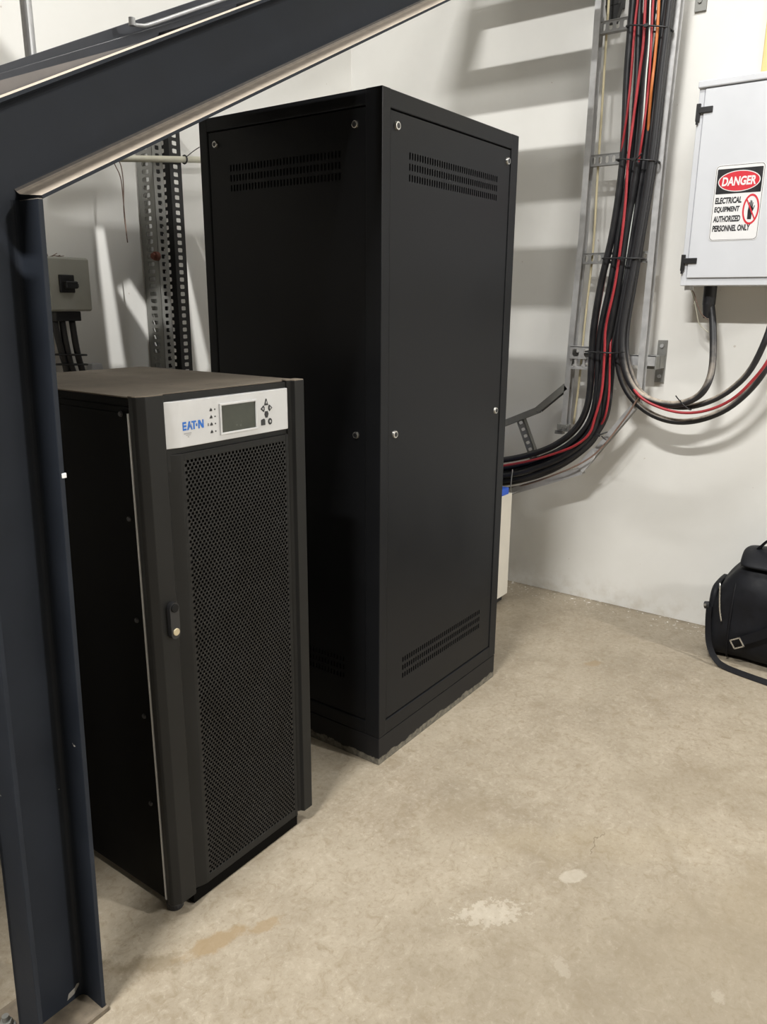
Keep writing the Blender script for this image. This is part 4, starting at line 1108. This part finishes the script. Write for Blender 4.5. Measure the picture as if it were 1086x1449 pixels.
# end pocket with zip
pk = MB()
t = bmesh.new()
rings = []
for dy, s in ((.0, 1.0), (.018, 1.0), (.028, .9), (.032, .6)):
    ring = []
    for i in range(24):
        a = 2 * math.pi * i / 24
        ca, sa = math.cos(a), math.sin(a)
        x = math.copysign(abs(ca) ** .5, ca) * .125 * s; z = math.copysign(abs(sa) ** .5, sa) * .125 * s
        ring.append(t.verts.new(V((3.425 + x, .668 + dy, .195 + z))))
    rings.append(ring)
for A, B in zip(rings, rings[1:]):
    for i in range(24):
        j = (i + 1) % 24
        t.faces.new((A[i], B[i], B[j], A[j])).smooth = True
t.faces.new(rings[-1][::-1]); t.faces.new(rings[0])
bmesh.ops.recalc_face_normals(t, faces=t.faces[:])
pk._merge(t)
pk.build('end_pocket', M['bag'], bg)
zp = MB().tube([(3.276, .655, .345), (3.272, .648, .281), (3.270, .641, .23), (3.270, .630, .183)], .0032, 8, 4)
zp.build('zipper', M['chrome'], bg)
MB().cyl((3.31, .690, .228), (3.31, .712, .224), .016, 14, bev=.003).build('pull_ring', M['black'], bg)
MB().cyl((3.297, .706, .230), (3.291, .706, .231), .005, 10).build('rivet', M['chrome'], bg)
MB().tube([(3.30, .690, .225), (3.285, .683, .16), (3.262, .666, .08), (3.235, .630, .030), (3.215, .585, .012), (3.19, .50, .010), (3.165, .38, .010), (3.14, .22, .010)], 0, flat=(.024, .006, (-.7, .2, .7)), sub=6).build('shoulder_strap', M['bagstrap'], bg)
MB().tube([(3.262, .548, .118), (3.255, .50, .150), (3.248, .44, .195), (3.245, .36, .26), (3.25, .26, .33), (3.29, .20, .42)], 0, flat=(.036, .006, (-1, .1, .3)), sub=6).build('carry_strap', M['bagstrap'], bg)
bk = MB()
bc_, bu, bvv = V((3.252, .556, .112)), V((0, -.86, .50)), V((-.10, .50, .86))
for a0, a1, b0, b1 in ((-.022, .022, .017, .022), (-.022, .022, -.022, -.017), (-.022, -.017, -.022, .022), (.017, .022, -.022, .022)):
    bk.prism([bc_ + bu * a + bvv * b_ for a, b_ in ((a0, b0), (a1, b0), (a1, b1), (a0, b1))], (-.005, 0, 0))
bk.build('buckle', M['chrome'], bg)
MB().tube([(3.42, .555, .47), (3.41, .535, .50), (3.40, .505, .535), (3.40, .45, .56), (3.40, .35, .56), (3.41, .27, .47)], 0, flat=(.03, .007, (0, .3, 1)), sub=5).build('carry_handle', M['bagstrap'], bg)

def seam(y, h_, fx, bx, out_=.004):
    pts_ = []
    for q in bag_section(y, h_, fx, bx)[0:36]:
        c_ = V(((fx + bx) / 2, y, h_ / 2))
        d_ = (q - c_); d_.y = 0
        if q.x < 3.47 and q.z > .02:
            pts_.append(q + d_.normalized() * out_)
    pts_.sort(key=lambda w: math.atan2(w.z - h_ / 2, w.x - 3.5) % (2 * math.pi))
    return MB().tube(pts_, .0045, 8, 3)
seam(.600, .400, 3.279, 3.615, .008).build('piping', M['bagstrap'], bg)


# ------------------------------------------------------------------ camera
cam = bpy.data.cameras.new('camera')
co = bpy.data.objects.new('camera', cam)
col.objects.link(co)
R_ = V((0.588463642939347, -0.80849863351347, 0.006364003881567435))
U_ = V((0.20687091555190848, 0.15817026890276126, 0.9654981047800887))
F_ = V((0.7816104945797925, 0.5668440046803707, -0.26033230518061345))
mw_ = Matrix(((R_.x, U_.x, -F_.x, 0), (R_.y, U_.y, -F_.y, 0), (R_.z, U_.z, -F_.z, 1.4580398672270214), (0, 0, 0, 1)))
co.matrix_world = mw_
cam.sensor_fit = 'VERTICAL'
cam.sensor_height = 36.0
cam.lens = 1103.1719 / 1449 * 36.0
cam.clip_start = .05
scene.camera = co

# ------------------------------------------------------------------ lights: rows of ceiling tubes
def lamp(name, loc, sx, sy, power, color=(1.0, .965, .90)):
    l = bpy.data.lights.new(name, 'AREA')
    l.shape = 'RECTANGLE'
    l.size, l.size_y = sx, sy
    l.energy = power
    l.color = color
    o = bpy.data.objects.new(name, l)
    o.location = loc
    col.objects.link(o)
    return o
LC = (1.0, .985, .955)
lamp('high_bay_lamp', (-1.50, 0.75, 5.3), .16, 1.1, 530, LC)
lamp('ceiling_tube', (2.30, 0.65, 3.9), .10, 1.2, 46, LC)
lamp('ceiling_tube', (2.55, -4.6, 3.9), .14, 1.2, 500, LC)
# added lamp with no seen source; throws light streaks through the slotted plate
sl_ = bpy.data.lights.new('streak_spot', 'SPOT')
sl_.energy = 1500
sl_.shadow_soft_size = .018
sl_.spot_size = math.radians(8.2)
sl_.spot_blend = .15
sl_.color = LC
so = bpy.data.objects.new('streak_spot', sl_)
so.location = (0.50, -0.10, 5.8)
so.rotation_euler = (V((1.557, 1.714, 3.122)) - V(so.location)).to_track_quat('-Z', 'Y').to_euler()
col.objects.link(so)


w = bpy.data.worlds.new('hall_air')
scene.world = w
w.use_nodes = True
w.node_tree.nodes['Background'].inputs['Color'].default_value = (0.9, 0.93, 1.0, 1)
w.node_tree.nodes['Background'].inputs['Strength'].default_value = 0.3

for o in scene.objects:
    if '_at' in o.keys():
        del o['_at']
vs = scene.view_settings
vs.view_transform = 'Standard'
vs.look = 'None'
vs.gamma = 1.0
vs.use_curve_mapping = False
vs.exposure = 0.0
scene.cycles.use_denoising = True
